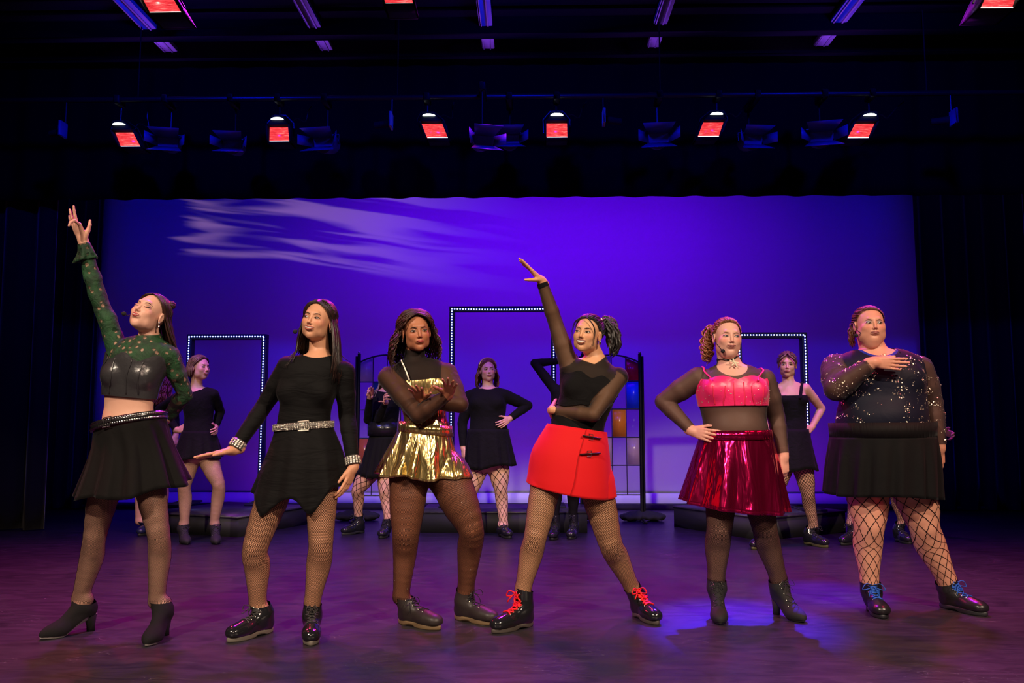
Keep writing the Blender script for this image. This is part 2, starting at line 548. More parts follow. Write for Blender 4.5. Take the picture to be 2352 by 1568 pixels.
def vnormals(V, T):
    fn = np.cross(V[T[:, 1]] - V[T[:, 0]], V[T[:, 2]] - V[T[:, 0]])
    N = np.zeros_like(V)
    for i in range(3): np.add.at(N, T[:, i], fn)
    return N / np.maximum(np.linalg.norm(N, axis=1, keepdims=True), 1e-12)
def relax(V, T, it=1, lam=0.5):
    for _ in range(it):
        S = np.zeros_like(V); c = np.zeros(len(V))
        for i in range(3):
            np.add.at(S, T[:, i], V[T[:, (i + 1) % 3]] + V[T[:, (i + 2) % 3]]); np.add.at(c, T[:, i], 2)
        V = V + lam * (S / np.maximum(c, 1)[:, None] - V)
    return V
def clip_mesh(V, T, s, extra=()):
    """keep s<0, cutting triangles exactly along s=0; returns V,T,extras"""
    s = np.asarray(s, float)
    s = np.where(np.abs(s) < 1e-7, 1e-7, s)
    ins = s < 0
    c = ins[T].sum(1)
    keep = T[c == 3]
    mix = T[(c == 1) | (c == 2)]
    newT = []; edges = []
    if len(mix):
        im = ins[mix]; cm = im.sum(1)
        k1 = np.where(cm == 1, im.argmax(1), (~im).argmax(1))
        r = np.arange(len(mix))
        a = mix[r, k1]; b = mix[r, (k1 + 1) % 3]; d = mix[r, (k1 + 2) % 3]
        E = np.concatenate([np.stack([a, b], 1), np.stack([a, d], 1)])
        Es = np.sort(E, 1)
        uq, inv = np.unique(Es[:, 0].astype(np.int64) * len(V) + Es[:, 1], return_inverse=True)
        e0 = (uq // len(V)).astype(int); e1 = (uq % len(V)).astype(int)
        t = s[e0] / (s[e0] - s[e1]); t = t[:, None]
        NVv = V[e0] * (1 - t) + V[e1] * t
        ext = [np.concatenate([x, x[e0] * (1 - t) + x[e1] * t]) for x in extra]
        iab = len(V) + inv[:len(mix)]; iad = len(V) + inv[len(mix):]
        one = cm == 1
        newT = [np.stack([a[one], iab[one], iad[one]], 1), np.stack([b[~one], d[~one], iad[~one]], 1), np.stack([b[~one], iad[~one], iab[~one]], 1)]
        V = np.concatenate([V, NVv])
    else:
        ext = list(extra)
    T = np.concatenate([keep] + list(newT)) if len(newT) else keep
    used = np.zeros(len(V), bool); used[T.ravel()] = True
    mp = np.cumsum(used) - 1
    return V[used], mp[T], [x[used] for x in ext]

# ------------------------------------------------------------------ hands
def hand_prims(W, D, T, N, s=1.0, curl=(0.25,) * 4, spread=0.10, thumb=(0.75, 0.35, 0.35), g='hand', fl=1.0):
    """W wrist, D fingers, T thumb side, N palm side. curl per finger; thumb=(angle out, toward palm, bend)"""
    D = nz(D); T = nz(np.array(T) - np.dot(T, D) * D); N = nz(N - np.dot(N, D) * D - np.dot(N, T) * T)
    P = []
    kn = [(.092, .027), (.095, .009), (.089, -.010), (.080, -.027)]
    ln = [.044, .048, .044, .034]
    P.append(ell(W + s * (.05 * D), [D, T, N], s * np.array([.047, .034, .0145]), g, .010))
    P.append(cap(W - s * .03 * D, W + s * .02 * D, s * .0255, s * .024, g, .012))
    for i, ((kd, kt), l) in enumerate(zip(kn, ln)):
        K = W + s * (kd * D + kt * T)
        P.append(cap(W + s * (.02 * D + .6 * kt * T), K, s * .012, s * .0100, g, .008))
        a = spread * (1.5 - i)
        d = nz(math.cos(a) * D + math.sin(a) * T)
        c = curl[i]; p = K
        rr = [.0092, .0082, .0072, .0062]
        if i == 3: rr = [.008, .0072, .0064, .0056]
        for j, f in enumerate((1.0, .62, .48)):
            ang = c * (0.8, 1.0, 0.7)[j]
            d = nz(math.cos(ang) * d + math.sin(ang) * N) if ang else d
            # keep N perpendicular-ish
            q = p + s * fl * l * f * d
            P.append(cap(p, q, s * rr[j], s * rr[j + 1], g, .0035))
            Nn = nz(N - np.dot(N, d) * d)
            p = q
            N_save = N
            N = Nn
        N = nz(np.cross(D, T)) * (1 if np.dot(np.cross(D, T), N_save) > 0 else -1)
    b0 = W + s * (.018 * D + .020 * T + .004 * N)
    a, c, bnd = thumb
    td = nz(math.cos(a) * D + math.sin(a) * T + c * N)
    b1 = b0 + s * .040 * td
    P.append(cap(b0, b1, s * .0145, s * .0115, g, .012))
    td2 = nz(td * math.cos(bnd * .4) + (D * .8 - T * .3) * math.sin(bnd * .4))
    b2 = b1 + s * .033 * td2
    P.append(cap(b1, b2, s * .0108, s * .0092, g, .005))
    td3 = nz(td2 * math.cos(bnd) + (D * .7 - T * .4 + N * .3) * math.sin(bnd))
    P.append(cap(b2, b2 + s * .026 * td3, s * .0092, s * .0070, g, .004))
    return P

# ------------------------------------------------------------------ heads
class Head:
    def __init__(s, c, yaw=0, pitch=0, roll=0, scale=1.0, w=1.0, chub=0.0, jaw=1.0):
        y, p, r = R(yaw), R(pitch), R(roll)
        F = np.array([math.sin(y), -math.cos(y), 0]); X = np.array([math.cos(y), math.sin(y), 0]); Z = np.array([0, 0, 1.0])
        F, Z = math.cos(p) * F + math.sin(p) * Z, math.cos(p) * Z - math.sin(p) * F
        Z, X = math.cos(r) * Z + math.sin(r) * X, math.cos(r) * X - math.sin(r) * Z
        s.M = np.array([X, F, Z]); s.c = np.array(c, float); s.S = scale; s.w = w; s.chub = chub; s.jaw = jaw
    def P(s, x, y, z): return s.c + s.S * (np.array([x, y, z]) @ s.M)
    def PV(s, A): return s.c + s.S * (np.asarray(A, float) @ s.M)
    def loc(s, V): return ((V - s.c) @ s.M.T) / s.S
    def prims(s, detail=True, smile=0.0):
        w, S, M = s.w, s.S, s.M
        E = lambda x, y, z, rx, ry, rz, k=.01, sub=False: ell(s.P(x, y, z), M, S * np.array([rx, ry, rz]), 'head', k * S, sub)
        C = lambda a, b, ra, rb, k=.008: cap(s.P(*a), s.P(*b), S * ra, S * rb, 'head', k * S)
        ch = s.chub
        P = [E(0, -.014, .032, .073 * w, .093, .080),
             E(0, .030, -.020, .060 * w, .060, .078, .03),
             E(0, .026, -.058, .045 * w * s.jaw, .050, .046, .03),
             E(0, .062, -.092, .020 * w, .017, .017, .022)]
        for q in (-1, 1):
            P.append(E(q * .034 * w, .060, -.026 + .003 * smile, .026 * w, .024, .024 + .002 * smile, .018))
            P.append(E(q * .046 * w, .020, -.062, .014 + .014 * ch, .03 + .008 * ch, .026 + .014 * ch, .025))
        if ch: P.append(E(0, .030, -.100, .042 * w, .040, .024 * (1 + ch), .02))
        if detail:
            P.append(C((-.026, .079, .027), (.026, .079, .027), .008, .008, .016))
            for q in (-1, 1):
                P.append(E(q * .031, .098, .003, .019, .014, .0125, .012, True))
                P.append(E(q * .031, .076, .001, .0165, .0105, .0125, .004))
            P.append(C((0, .086, .014), (0, .1005, -.025), .0052, .0078, .009))
            P.append(E(0, .1015, -.028, .0082, .0085, .0072, .006))
            for q in (-1, 1):
                P.append(E(q * .0100, .0915, -.0325, .0062, .0080, .0056, .005))
            P.append(E(0, .083, -.056, .024, .013, .017, .008))
            P.append(E(0, .086, -.076, .016, .006, .0045, .010, True))
            for q in (-1, 1):
                ex = .0735 * w + .004
                P.append(ell(s.P(q * ex, -.004, -.006), M, S * np.array([.008, .0175, .030]), 'head', .006 * S))
                P.append(ell(s.P(q * (ex + .009), .000, -.003), M, S * np.array([.006, .010, .019]), 'head', .004 * S, True))
        else:
            P.append(C((0, .09, .01), (0, .108, -.028), .007, .011, .008))
            for q in (-1, 1):
                P.append(E(q * .031, .098, .003, .017, .013, .011, .012, True))
                P.append(ell(s.P(q * .076 * w, -.004, -.006), M, S * np.array([.009, .016, .028]), 'head', .006 * S))
        return P
    def surf(s, prims, x, z, y0=.135):
        """y of the face surface at local x,z (arrays)"""
        x = np.atleast_1d(np.asarray(x, float)); z = np.atleast_1d(np.asarray(z, float))
        y = np.full(len(x), y0)
        for _ in range(26):
            P = s.PV(np.stack([x, y, z], 1))
            d = field_at(prims, P) / s.S
            y = y - np.clip(d, -.01, .02) * 0.9
        return y

def face_parts(hd, prims, person, o):
    """eyes, brows, lips as children. o: dict of options"""
    eyec = o.get('eye', (0.05, 0.025, 0.012)); lip = o.get('lip', (0.42, 0.08, 0.07))
    S = hd.S
    sm = o.get('smile', 0); closed = o.get('eyes_closed', False); small = o.get('small', False)
    gx, gz = o.get('gaze', (0, 0))
    white = mat_simple('eye_white', (0.62, 0.58, 0.54), 0.25)
    dark = mat_simple('eye_dark', eyec, 0.12) if 'eye' not in o else mat_simple('eye_dark_%d' % int(eyec[2] * 1000), eyec, 0.12)
    black = mat_simple('lash_black', (0.006, 0.004, 0.004), 0.5)
    brow = mat_simple(o.get('browname', 'brow_dark'), o.get('browc', (0.03, 0.016, 0.011)), 0.7)
    lipm = mat_simple(o.get('lipname', 'lips_plain'), lip, 0.35)
    def ribbon(xs, zs, wd, lift, name, mat, n=13, th=.0012):
        t = np.linspace(0, 1, n)
        P = spline(np.stack([xs, zs], 1), n)
        y = hd.surf(prims, P[:, 0], P[:, 1]) + lift
        pts = hd.PV(np.stack([P[:, 0], y, P[:, 1]], 1))
        rr = np.interp(t, np.linspace(0, 1, len(wd)), wd) * S
        return pts, rr
    for q in (-1, 1):
        ex = .031 * q; ez = .0015
        hw = .0145; hh = .0066 if not sm > .6 else .0052
        hh *= o.get('squint', 1.0)
        if not closed:
            n = 15
            th = np.linspace(0, 2 * math.pi, 25)[:-1]
            V = [(ex, ez)]; 
            rings = [.35, .7, 1.0]
            for r_ in rings:
                for a in th:
                    cx_, sz_ = math.cos(a), math.sin(a)
                    zz = hh * r_ * sz_ * (1.15 if sz_ > 0 else .8) * (1 - .25 * abs(cx_) ** 2)
                    V.append((ex + hw * r_ * cx_, ez + zz + .0012 * cx_ * q * r_))
            V = np.array(V)
            y = hd.surf(prims, V[:, 0], V[:, 1])
            rr = np.concatenate([[0], np.repeat(rings, 24)])
            y = y + .0012 + .0022 * (1 - rr ** 2)
            Vw = hd.PV(np.stack([V[:, 0], y, V[:, 1]], 1))
            F = [(0, 1 + i, 1 + (i + 1) % 24) for i in range(24)]
            for k in range(2):
                F += [(1 + k * 24 + i, 1 + (k + 1) * 24 + i, 1 + (k + 1) * 24 + (i + 1) % 24, 1 + k * 24 + (i + 1) % 24) for i in range(24)]
            eye = mesh_obj('eye', Vw, F, white, person)
            # iris
            ic = (ex + gx * .004, ez + .0006 + gz * .0015)
            ri = .0062
            V = [ic] + [(ic[0] + ri * math.cos(a), np.clip(ic[1] + .0062 * math.sin(a), ez - hh * .78, ez + hh * 1.05)) for a in th]
            V = np.array(V); y = hd.surf(prims, V[:, 0], V[:, 1]) + .0040
            iris = mesh_obj('iris', hd.PV(np.stack([V[:, 0], y, V[:, 1]], 1)), [(0, 1 + i, 1 + (i + 1) % 24) for i in range(24)], dark, eye)
            if not small:
                g = hd.PV([[ic[0] + .0015, y[0] + .0009, ic[1] + .0016]])[0]
                V_, F_ = tube_mesh([np.array([g - .0001, g + .0001 * np.array([1, 1, 1])])], [np.array([.0009 * S] * 2)], 6)
        a = np.linspace(-1, 1, 7)
        xs = ex + hw * 1.12 * a
        lz = ez + hh * 1.1 * (1 - a ** 2) * .95 - (.0008 if not closed else hh * 1.6) * 1.0 + .0014 * a * q
        if closed: lz = ez - .003 * (1 - a ** 2) + .001 * a * q
        pts, rr = ribbon(xs, lz, (.0006, .0017, .0020, .0023, .0014) if q > 0 else (.0014, .0023, .0020, .0017, .0006), .0022, 'lash', black)
        V_, F_ = tube_mesh([pts], [rr], 6)
        mesh_obj('eyelashes', V_, F_, black, person)
        bx = np.array([.012, .022, .034, .047]) * q
        bz = np.array([.0165, .0205, .0225, .0165]) + o.get('brow_up', 0) * .003
        bw_ = o.get('brow_w', .85)
        pts, rr = ribbon(bx, bz, (.0016 * bw_, .0026 * bw_, .0022 * bw_, .0008), .0002, 'brow', brow, 11)
        V_, F_ = tube_mesh([pts], [rr], 6)
        mesh_obj('eyebrow', V_, F_, brow, person)
    # mouth
    mw = .021 + .009 * sm; up = .0065 * sm; zc = -.0555
    op = o.get('open', 0.0)
    xs = np.array([-1, -.5, 0, .5, 1]) * mw
    zu = zc + up * np.array([1, .35, .12, .35, 1]) + np.array([0, .0022, .0016, .0022, 0]) + op * np.array([0, .3, .4, .3, 0]) * .010
    zl = zc + up * np.array([1, .15, -.15, .15, 1]) - np.array([0, .0030, .0042, .0030, 0]) - op * np.array([0, .8, 1, .8, 0]) * .011
    P1, r1 = ribbon(xs, zu, (.0007, .0030, .0032, .0030, .0007), .0004, 'lip', lipm, 17)
    P2, r2 = ribbon(xs, zl, (.0007, .0034, .0044, .0034, .0007), .0006, 'lip', lipm, 17)
    V1, F1 = tube_mesh([P1, P2], [r1, r2], 8)
    lips = mesh_obj('lips', V1, F1, lipm, person)
    if op > 0.1:
        n = 13; a = np.linspace(-.86, .86, n)
        top = np.interp(a * mw, xs, zu); bot = np.interp(a * mw, xs, zl)
        for nm, f0, f1, lift, mt in (('mouth', 0.0, 1.0, .0006, mat_simple('mouth_dark', (.03, .006, .005), .6)),
                                     ('teeth', .02, .62 if op > .3 else .8, .0014, mat_simple('teeth_white', (.72, .68, .60), .3))):
            z0 = top + (bot - top) * f0; z1 = top + (bot - top) * f1
            X = np.concatenate([a * mw, a * mw]); Z = np.concatenate([z0, z1])
            y = hd.surf(prims, X, Z) + lift
            mesh_obj(nm, hd.PV(np.stack([X, y, Z], 1)), [(i, i + 1, n + i + 1, n + i) for i in range(n - 1)], mt, lips if nm == 'teeth' else lips)
    else:
        a = np.linspace(-1, 1, 9)
        pts, rr = ribbon(a * mw, zc + up * a ** 2 - .0008, (.0004, .0009, .0009, .0009, .0004), .0034, 'line', black, 13)
        V_, F_ = tube_mesh([pts], [rr], 5)
        mesh_obj('mouth_line', V_, F_, mat_simple('mouth_dark', (.03, .006, .005), .6), lips)

def head_colors(hd, V, base, o):
    L = hd.loc(V); n = len(V)
    C = np.tile(np.array(base), (n, 1))
    def blend(w, c):
        nonlocal C
        w = np.clip(w, 0, 1)[:, None]; C = C * (1 - w) + np.array(c) * w
    G = lambda x, z, sx, sz: np.exp(-((L[:, 0] - x) / sx) ** 2 - ((L[:, 2] - z) / sz) ** 2) * (L[:, 1] > .03)
    bl = o.get('blush', .35)
    red = np.array([base[0] * 1.0, base[1] * .52, base[2] * .5])
    for q in (-1, 1):
        blend(G(q * .042, -.022, .018, .014) * bl, red)
        es = o.get('shadow', (base[0] * .5, base[1] * .35, base[2] * .3)); ew = o.get('shadow_w', .55)
        blend(G(q * .033, .0095, .015, .0065) * ew, es)
        blend(G(q * .031, -.006, .014, .004) * .35, (base[0] * .55, base[1] * .38, base[2] * .34))
        blend(G(q * .0065, -.0405, .0045, .0028) * 1.3, (.04, .012, .008))
    blend(G(0, -.030, .012, .010) * .25, red)
    return C

# ------------------------------------------------------------------ hair
def skull_pt(hd, d, off=0.0):
    """d: unit dirs (n,3) local -> world on the hair surface"""
    d = d / np.linalg.norm(d, axis=-1, keepdims=True)
    r = np.array([.075 * hd.w + off, .095 + off, .082 + off])
    k = 1 / np.sqrt(((d / r) ** 2).sum(-1, keepdims=True))
    return hd.PV(d * k + np.array([0, -.014, .032]))
def slerp(a, b, t):
    a = nz(a); b = nz(b); w = math.acos(np.clip(a @ b, -1, 1))
    if w < 1e-4: return np.tile(a, (len(t), 1))
    return (np.sin((1 - t) * w)[:, None] * a + np.sin(t * w)[:, None] * b) / math.sin(w)
def hairline_el(phi):
    """elevation (rad) of the hairline at azimuth phi (0 front, pi back)"""
    a = np.abs((phi + math.pi) % (2 * math.pi) - math.pi)
    return np.interp(a, [0, .55, .92, 1.22, 1.62, 2.2, math.pi], [.60, .56, .30, -.12, -.38, -.65, -.80])
def az_dir(phi, el):
    return np.array([math.sin(phi) * math.cos(el), math.cos(phi) * math.cos(el), math.sin(el)])
def hair_cap(hd, V, T, mat, person, off=.004, lift=0.0):
    L = hd.loc(V) - np.array([0, -.014, .032])
    el = np.arctan2(L[:, 2], np.hypot(L[:, 0], L[:, 1])); ph = np.arctan2(L[:, 0], L[:, 1])
    s = (hairline_el(ph) + lift) - el
    ear = np.hypot(hd.loc(V)[:, 1] + .004, hd.loc(V)[:, 2] + .006) - .034
    s = np.maximum(s, -ear * 8 * (np.abs(L[:, 0]) > .05) - 1 * (np.abs(L[:, 0]) <= .05))
    N = vnormals(V, T)
    V2, T2, _ = clip_mesh(V + N * off * hd.S, T, s)
    return mesh_obj('hair_cap', V2, T2, mat, person)
def push_out(P, prims, r):
    if prims is None: return P
    for _ in range(3):
        d = field_at(prims, P); e = 1e-3
        m = d < r
        if not m.any(): break
        Q = P[m]
        g = np.stack([field_at(prims, Q + np.eye(3)[i] * e) - d[m] for i in range(3)], 1)
        g /= np.maximum(np.linalg.norm(g, axis=1, keepdims=True), 1e-9)
        P[m] = Q + g * (r - d[m])[:, None]
    return P
def hair_long(hd, person, mat, body, n=150, length=.30, part=0.012, curl=0.0, flare=.012, rad=.0062, side_w=(1.0, 1.0), front=1.25, seed=1, drop=None, tuck=(0, 0), volume=0.0, segs=16, bias=None):
    rs = np.random.RandomState(seed)
    paths = []; rads = []
    for i in range(n):
        sd = -1 if rs.rand() < .5 else 1
        u = rs.rand() ** .8
        phi = sd * (front + (math.pi - front) * u)
        el0 = math.radians(38 + 82 * u)
        root = np.array([part + rs.randn() * .004, math.cos(el0) * .09, math.sin(el0) * .09])
        dropdir = az_dir(phi, math.radians(-12 + rs.randn() * 5))
        t = np.linspace(0, 1, 8)
        off = .006 + volume + rs.rand() * .008
        A = skull_pt(hd, slerp(root, dropdir, t), 0)
        A = A + (A - hd.P(0, -.014, .032)) / (.09 * hd.S) * (off * np.interp(t, [0, .35, 1], [.45, .8, 1]))[:, None]
        ln = length * (1 - .22 * rs.rand()) * side_w[0 if sd < 0 else 1]
        out = (A[-1] - hd.P(0, -.014, .0)); out[2] = 0; out = nz(out)
        fw = hd.M[1] * np.array([1, 1, 0])
        m = 7
        tt = np.linspace(0, 1, m + 1)[1:, None]
        B = A[-1] - np.array([0, 0, 1]) * ln * tt + out * flare * np.sin(tt * 2.5) + out * volume * .8 * tt
        if tuck[0 if sd < 0 else 1] and abs(phi) < 2.4:
            B = B + fw * tuck[0 if sd < 0 else 1] * tt
        if bias is not None: B = B + np.array(bias) * tt
        P = spline(np.vstack([A, B]), segs if not curl else segs * 2)
        if curl:
            k = len(P); s_ = np.linspace(0, 1, k)[:, None]
            ph = rs.rand() * 6.28; fr = 26 + rs.rand() * 10
            amp = curl * np.clip(s_ * 1.6, 0.12, 1)
            e1 = out; e2 = nz(np.cross(out, [0, 0, 1]))
            P = P + amp * (np.cos(s_ * fr + ph) * e1 + np.sin(s_ * fr + ph) * e2)
        h_ = len(P) // 2
        P[h_:] = push_out(P[h_:], body, .012)
        for _ in range(0 if curl else 3): P[h_:-1] = (P[h_ - 1:-2] + 2 * P[h_:-1] + P[h_ + 1:]) / 4
        paths.append(P)
        k = len(P); r = rad * (.8 + .5 * rs.rand())
        rads.append(r * hd.S * np.interp(np.linspace(0, 1, k), [0, .15, .7, 1], [.5, 1, .9, .15]))
    V, F = tube_mesh(paths, rads, 5, True, flat=.7)
    return mesh_obj('hair', V, F, mat, person)
def hair_back(hd, person, mat, tie, n=110, rad=.006, wave=0.0, off=.004, seed=2, name='hair', ph0=0.0):
    """combed from the hairline to a tie direction"""
    rs = np.random.RandomState(seed); paths = []; rads = []
    for i in range(n):
        ph = ph0 + 2 * math.pi * (i + rs.rand() * .6) / n
        el = float(hairline_el(np.array(ph))) + .05 + rs.rand() * .06
        t = np.linspace(0, 1, 12)
        d = slerp(az_dir(ph, el), nz(np.array(tie) + rs.randn(3) * .05), t)
        P = skull_pt(hd, d, 0)
        o_ = off + .006 * np.sin(t * math.pi) + rs.rand() * .003
        P = P + (P - hd.P(0, -.014, .032)) / .09 * o_[:, None]
        if wave: P = P + wave * np.sin(t * 26 + rs.rand() * 6)[:, None] * nz(rs.randn(3))
        paths.append(P); r = rad * (.7 + .6 * rs.rand()) * hd.S
        rads.append(r * np.interp(t, [0, .12, .8, 1], [.25, 1, 1, .8]))
    V, F = tube_mesh(paths, rads, 5, True, flat=.6)
    return mesh_obj(name, V, F, mat, person)
def locks(person, mat, starts, ctrl, n, r, spread, curl=0, freq=20, seed=3, name='ponytail', body=None, segs=18):
    """bundle of locks following control points"""
    rs = np.random.RandomState(seed); paths = []; rads = []
    C = spline(np.array(ctrl, float), segs)
    t = np.linspace(0, 1, segs)
    w = np.interp(t, [0, .25, .75, 1], starts)
    for i in range(n):
        o_ = rs.randn(3); o_ = nz(o_) * rs.rand() ** .5
        P = C + (o_ * spread)[None] * w[:, None]
        cut = int(segs * (.8 + .2 * rs.rand()))
        P = P[:cut]
        if curl:
            ph = rs.rand() * 6.28; s_ = np.linspace(0, 1, len(P))[:, None]
            P = P + curl * np.clip(s_ * 2, 0, 1) * (np.cos(s_ * freq + ph) * np.array([1, 0, .2]) + np.sin(s_ * freq + ph) * np.array([0, 1, .2]))
        P = push_out(P, body, .01) if body is not None else P
        paths.append(P)
        rads.append(r * (.7 + .6 * rs.rand()) * np.interp(np.linspace(0, 1, len(P)), [0, .1, .8, 1], [.5, 1, .9, .15]))
    V, F = tube_mesh(paths, rads, 5, True)
    return mesh_obj(name, V, F, mat, person)

# ------------------------------------------------------------------ skirts
def ring_from_px(xl, yl, xr, yr, Y, ratio, dyc=0.0, dyl=0.0, dyr=0.0):
    a = at(xl, yl, Y + dyc + dyl); b = at(xr, yr, Y + dyc + dyr)
    c = (a + b) / 2; L = (b - a) / 2; A = np.linalg.norm(L)
    Lu = L / A
    Fu = nz(np.cross(Lu, [0, 0, 1.0]))      # toward the camera
    return c, Lu, Fu, A, A * ratio
def skirt(name, person, mat, rings, folds, hem=None, nu=200, nv=22, sharp=0.0, phase=0.0, seed=0, thick=.004, body=None):
    """rings: list of (c, Lu, Fu, A, B, amp)"""
    rs = np.random.RandomState(seed)
    C = spline(np.array([r[0] for r in rings]), nv); L = spline(np.array([r[1] for r in rings]), nv)
    Fd = spline(np.array([r[2] for r in rings]), nv); A = spline(np.array([[r[3]] for r in rings]), nv)[:, 0]; B = spline(np.array([[r[4]] for r in rings]), nv)[:, 0]
    amp = spline(np.array([[r[5]] for r in rings]), nv)[:, 0]
    th = np.linspace(0, 2 * math.pi, nu, endpoint=False)
    wob = .5 * np.sin(3 * th + rs.rand() * 6) + .35 * np.sin(5 * th + rs.rand() * 6)
    w = np.sin(folds * th + phase + wob)
    if sharp: w = np.sign(w) * np.abs(w) ** (1 - sharp)
    w = w + .35 * np.sin(folds * 1.7 * th + 1.3 + rs.rand() * 6) * (1 - sharp)
    Vs = []
    for j in range(nv):
        m = 1 + amp[j] * w
        P = C[j] + (A[j] * m * np.cos(th))[:, None] * L[j] + (B[j] * m * np.sin(th))[:, None] * Fd[j]
        v = j / (nv - 1)
        if hem is not None: P[:, 2] += np.array([hem(t) for t in th]) * v ** 1.5
        Vs.append(P)
    V = np.concatenate(Vs)
    if body is not None: V = push_out(V, body, thick + .007)
    i = np.arange(nv - 1)[:, None] * nu; j = np.arange(nu)[None, :]; j2 = (j + 1) % nu
    Q = np.stack([i + j, i + j2, i + nu + j2, i + nu + j], -1).reshape(-1, 4)
    N = np.zeros_like(V)
    fn = np.cross(V[Q[:, 1]] - V[Q[:, 0]], V[Q[:, 3]] - V[Q[:, 0]])
    for k in range(4): np.add.at(N, Q[:, k], fn)
    N /= np.maximum(np.linalg.norm(N, axis=1, keepdims=True), 1e-9)
    cen = C.mean(0)
    if ((V - np.repeat(C, nu, 0)) * N).sum() < 0: N = -N
    V2 = V - N * thick
    n = len(V)
    last = (nv - 1) * nu + np.arange(nu); last2 = (nv - 1) * nu + (np.arange(nu) + 1) % nu
    rim = np.stack([last, last2, last2 + n, last + n], 1)
    f0 = np.arange(nu); f1 = (f0 + 1) % nu
    rim2 = np.stack([f1, f0, f0 + n, f1 + n], 1)
    return mesh_obj(name, np.vstack([V, V2]), np.concatenate([Q, Q[:, ::-1] + n, rim, rim2]), mat, person)
def band(name, person, mat, c, Lu, Fu, A, B, h, up=(0, 0, 1), thick=.004, grow=1.0, nu=96, t0=0, t1=2 * math.pi):
    """belt or strap running round an ellipse"""
    full = abs(t1 - t0 - 2 * math.pi) < 1e-6
    th = np.linspace(t0, t1, nu, endpoint=not full)
    up = np.array(up, float)
    Vs = []
    for (dz, dr) in ((-h / 2, 0), (-h / 2, thick), (h / 2, thick), (h / 2, 0)):
        g = 1 + (grow - 1) * (dz / h + .5)
        Vs.append(c + up * dz + ((A + dr) * g * np.cos(th))[:, None] * Lu + ((B + dr) * g * np.sin(th))[:, None] * Fu)
    V = np.concatenate(Vs); F = []
    m = nu if full else nu - 1
    for a in range(4):
        b = (a + 1) % 4
        for i in range(m):
            F.append((a * nu + i, a * nu + (i + 1) % nu, b * nu + (i + 1) % nu, b * nu + i))
    if not full: F += [(0, nu, 2 * nu, 3 * nu), (nu - 1, 4 * nu - 1, 3 * nu - 1, 2 * nu - 1)]
    return mesh_obj(name, V, F, mat, person)
def pills(name, person, mat, pts, nrm, size, kind=None, flat=.5, n=6, tilt=0.0, seed=1):
    """many small domes"""
    rs = np.random.RandomState(seed)
    pts = np.asarray(pts, float); nrm = np.asarray(nrm, float)
    m = len(pts)
    size = np.broadcast_to(size, (m,))
    nrm = nrm + tilt * rs.randn(m, 3)
    nrm /= np.maximum(np.linalg.norm(nrm, axis=1, keepdims=True), 1e-9)
    ref = np.where(np.abs(nrm[:, 2:3]) < .9, np.array([[0, 0, 1.0]]), np.array([[1.0, 0, 0]]))
    U = np.cross(nrm, ref); U /= np.linalg.norm(U, axis=1, keepdims=True); W = np.cross(nrm, U)
    a = np.arange(n) * 2 * math.pi / n
    ring = pts[:, None] + size[:, None, None] * (np.cos(a)[None, :, None] * U[:, None] + np.sin(a)[None, :, None] * W[:, None])
    top = pts + nrm * size[:, None] * flat
    V = np.concatenate([ring.reshape(-1, 3), top])
    i = np.arange(m)[:, None] * n; j = np.arange(n)[None]
    T = np.stack([i + j, i + (j + 1) % n, np.broadcast_to(m * n + np.arange(m)[:, None], (m, n))], -1).reshape(-1, 3)
    return mesh_obj(name, V, T, mat, person, smooth=False, kind=kind)

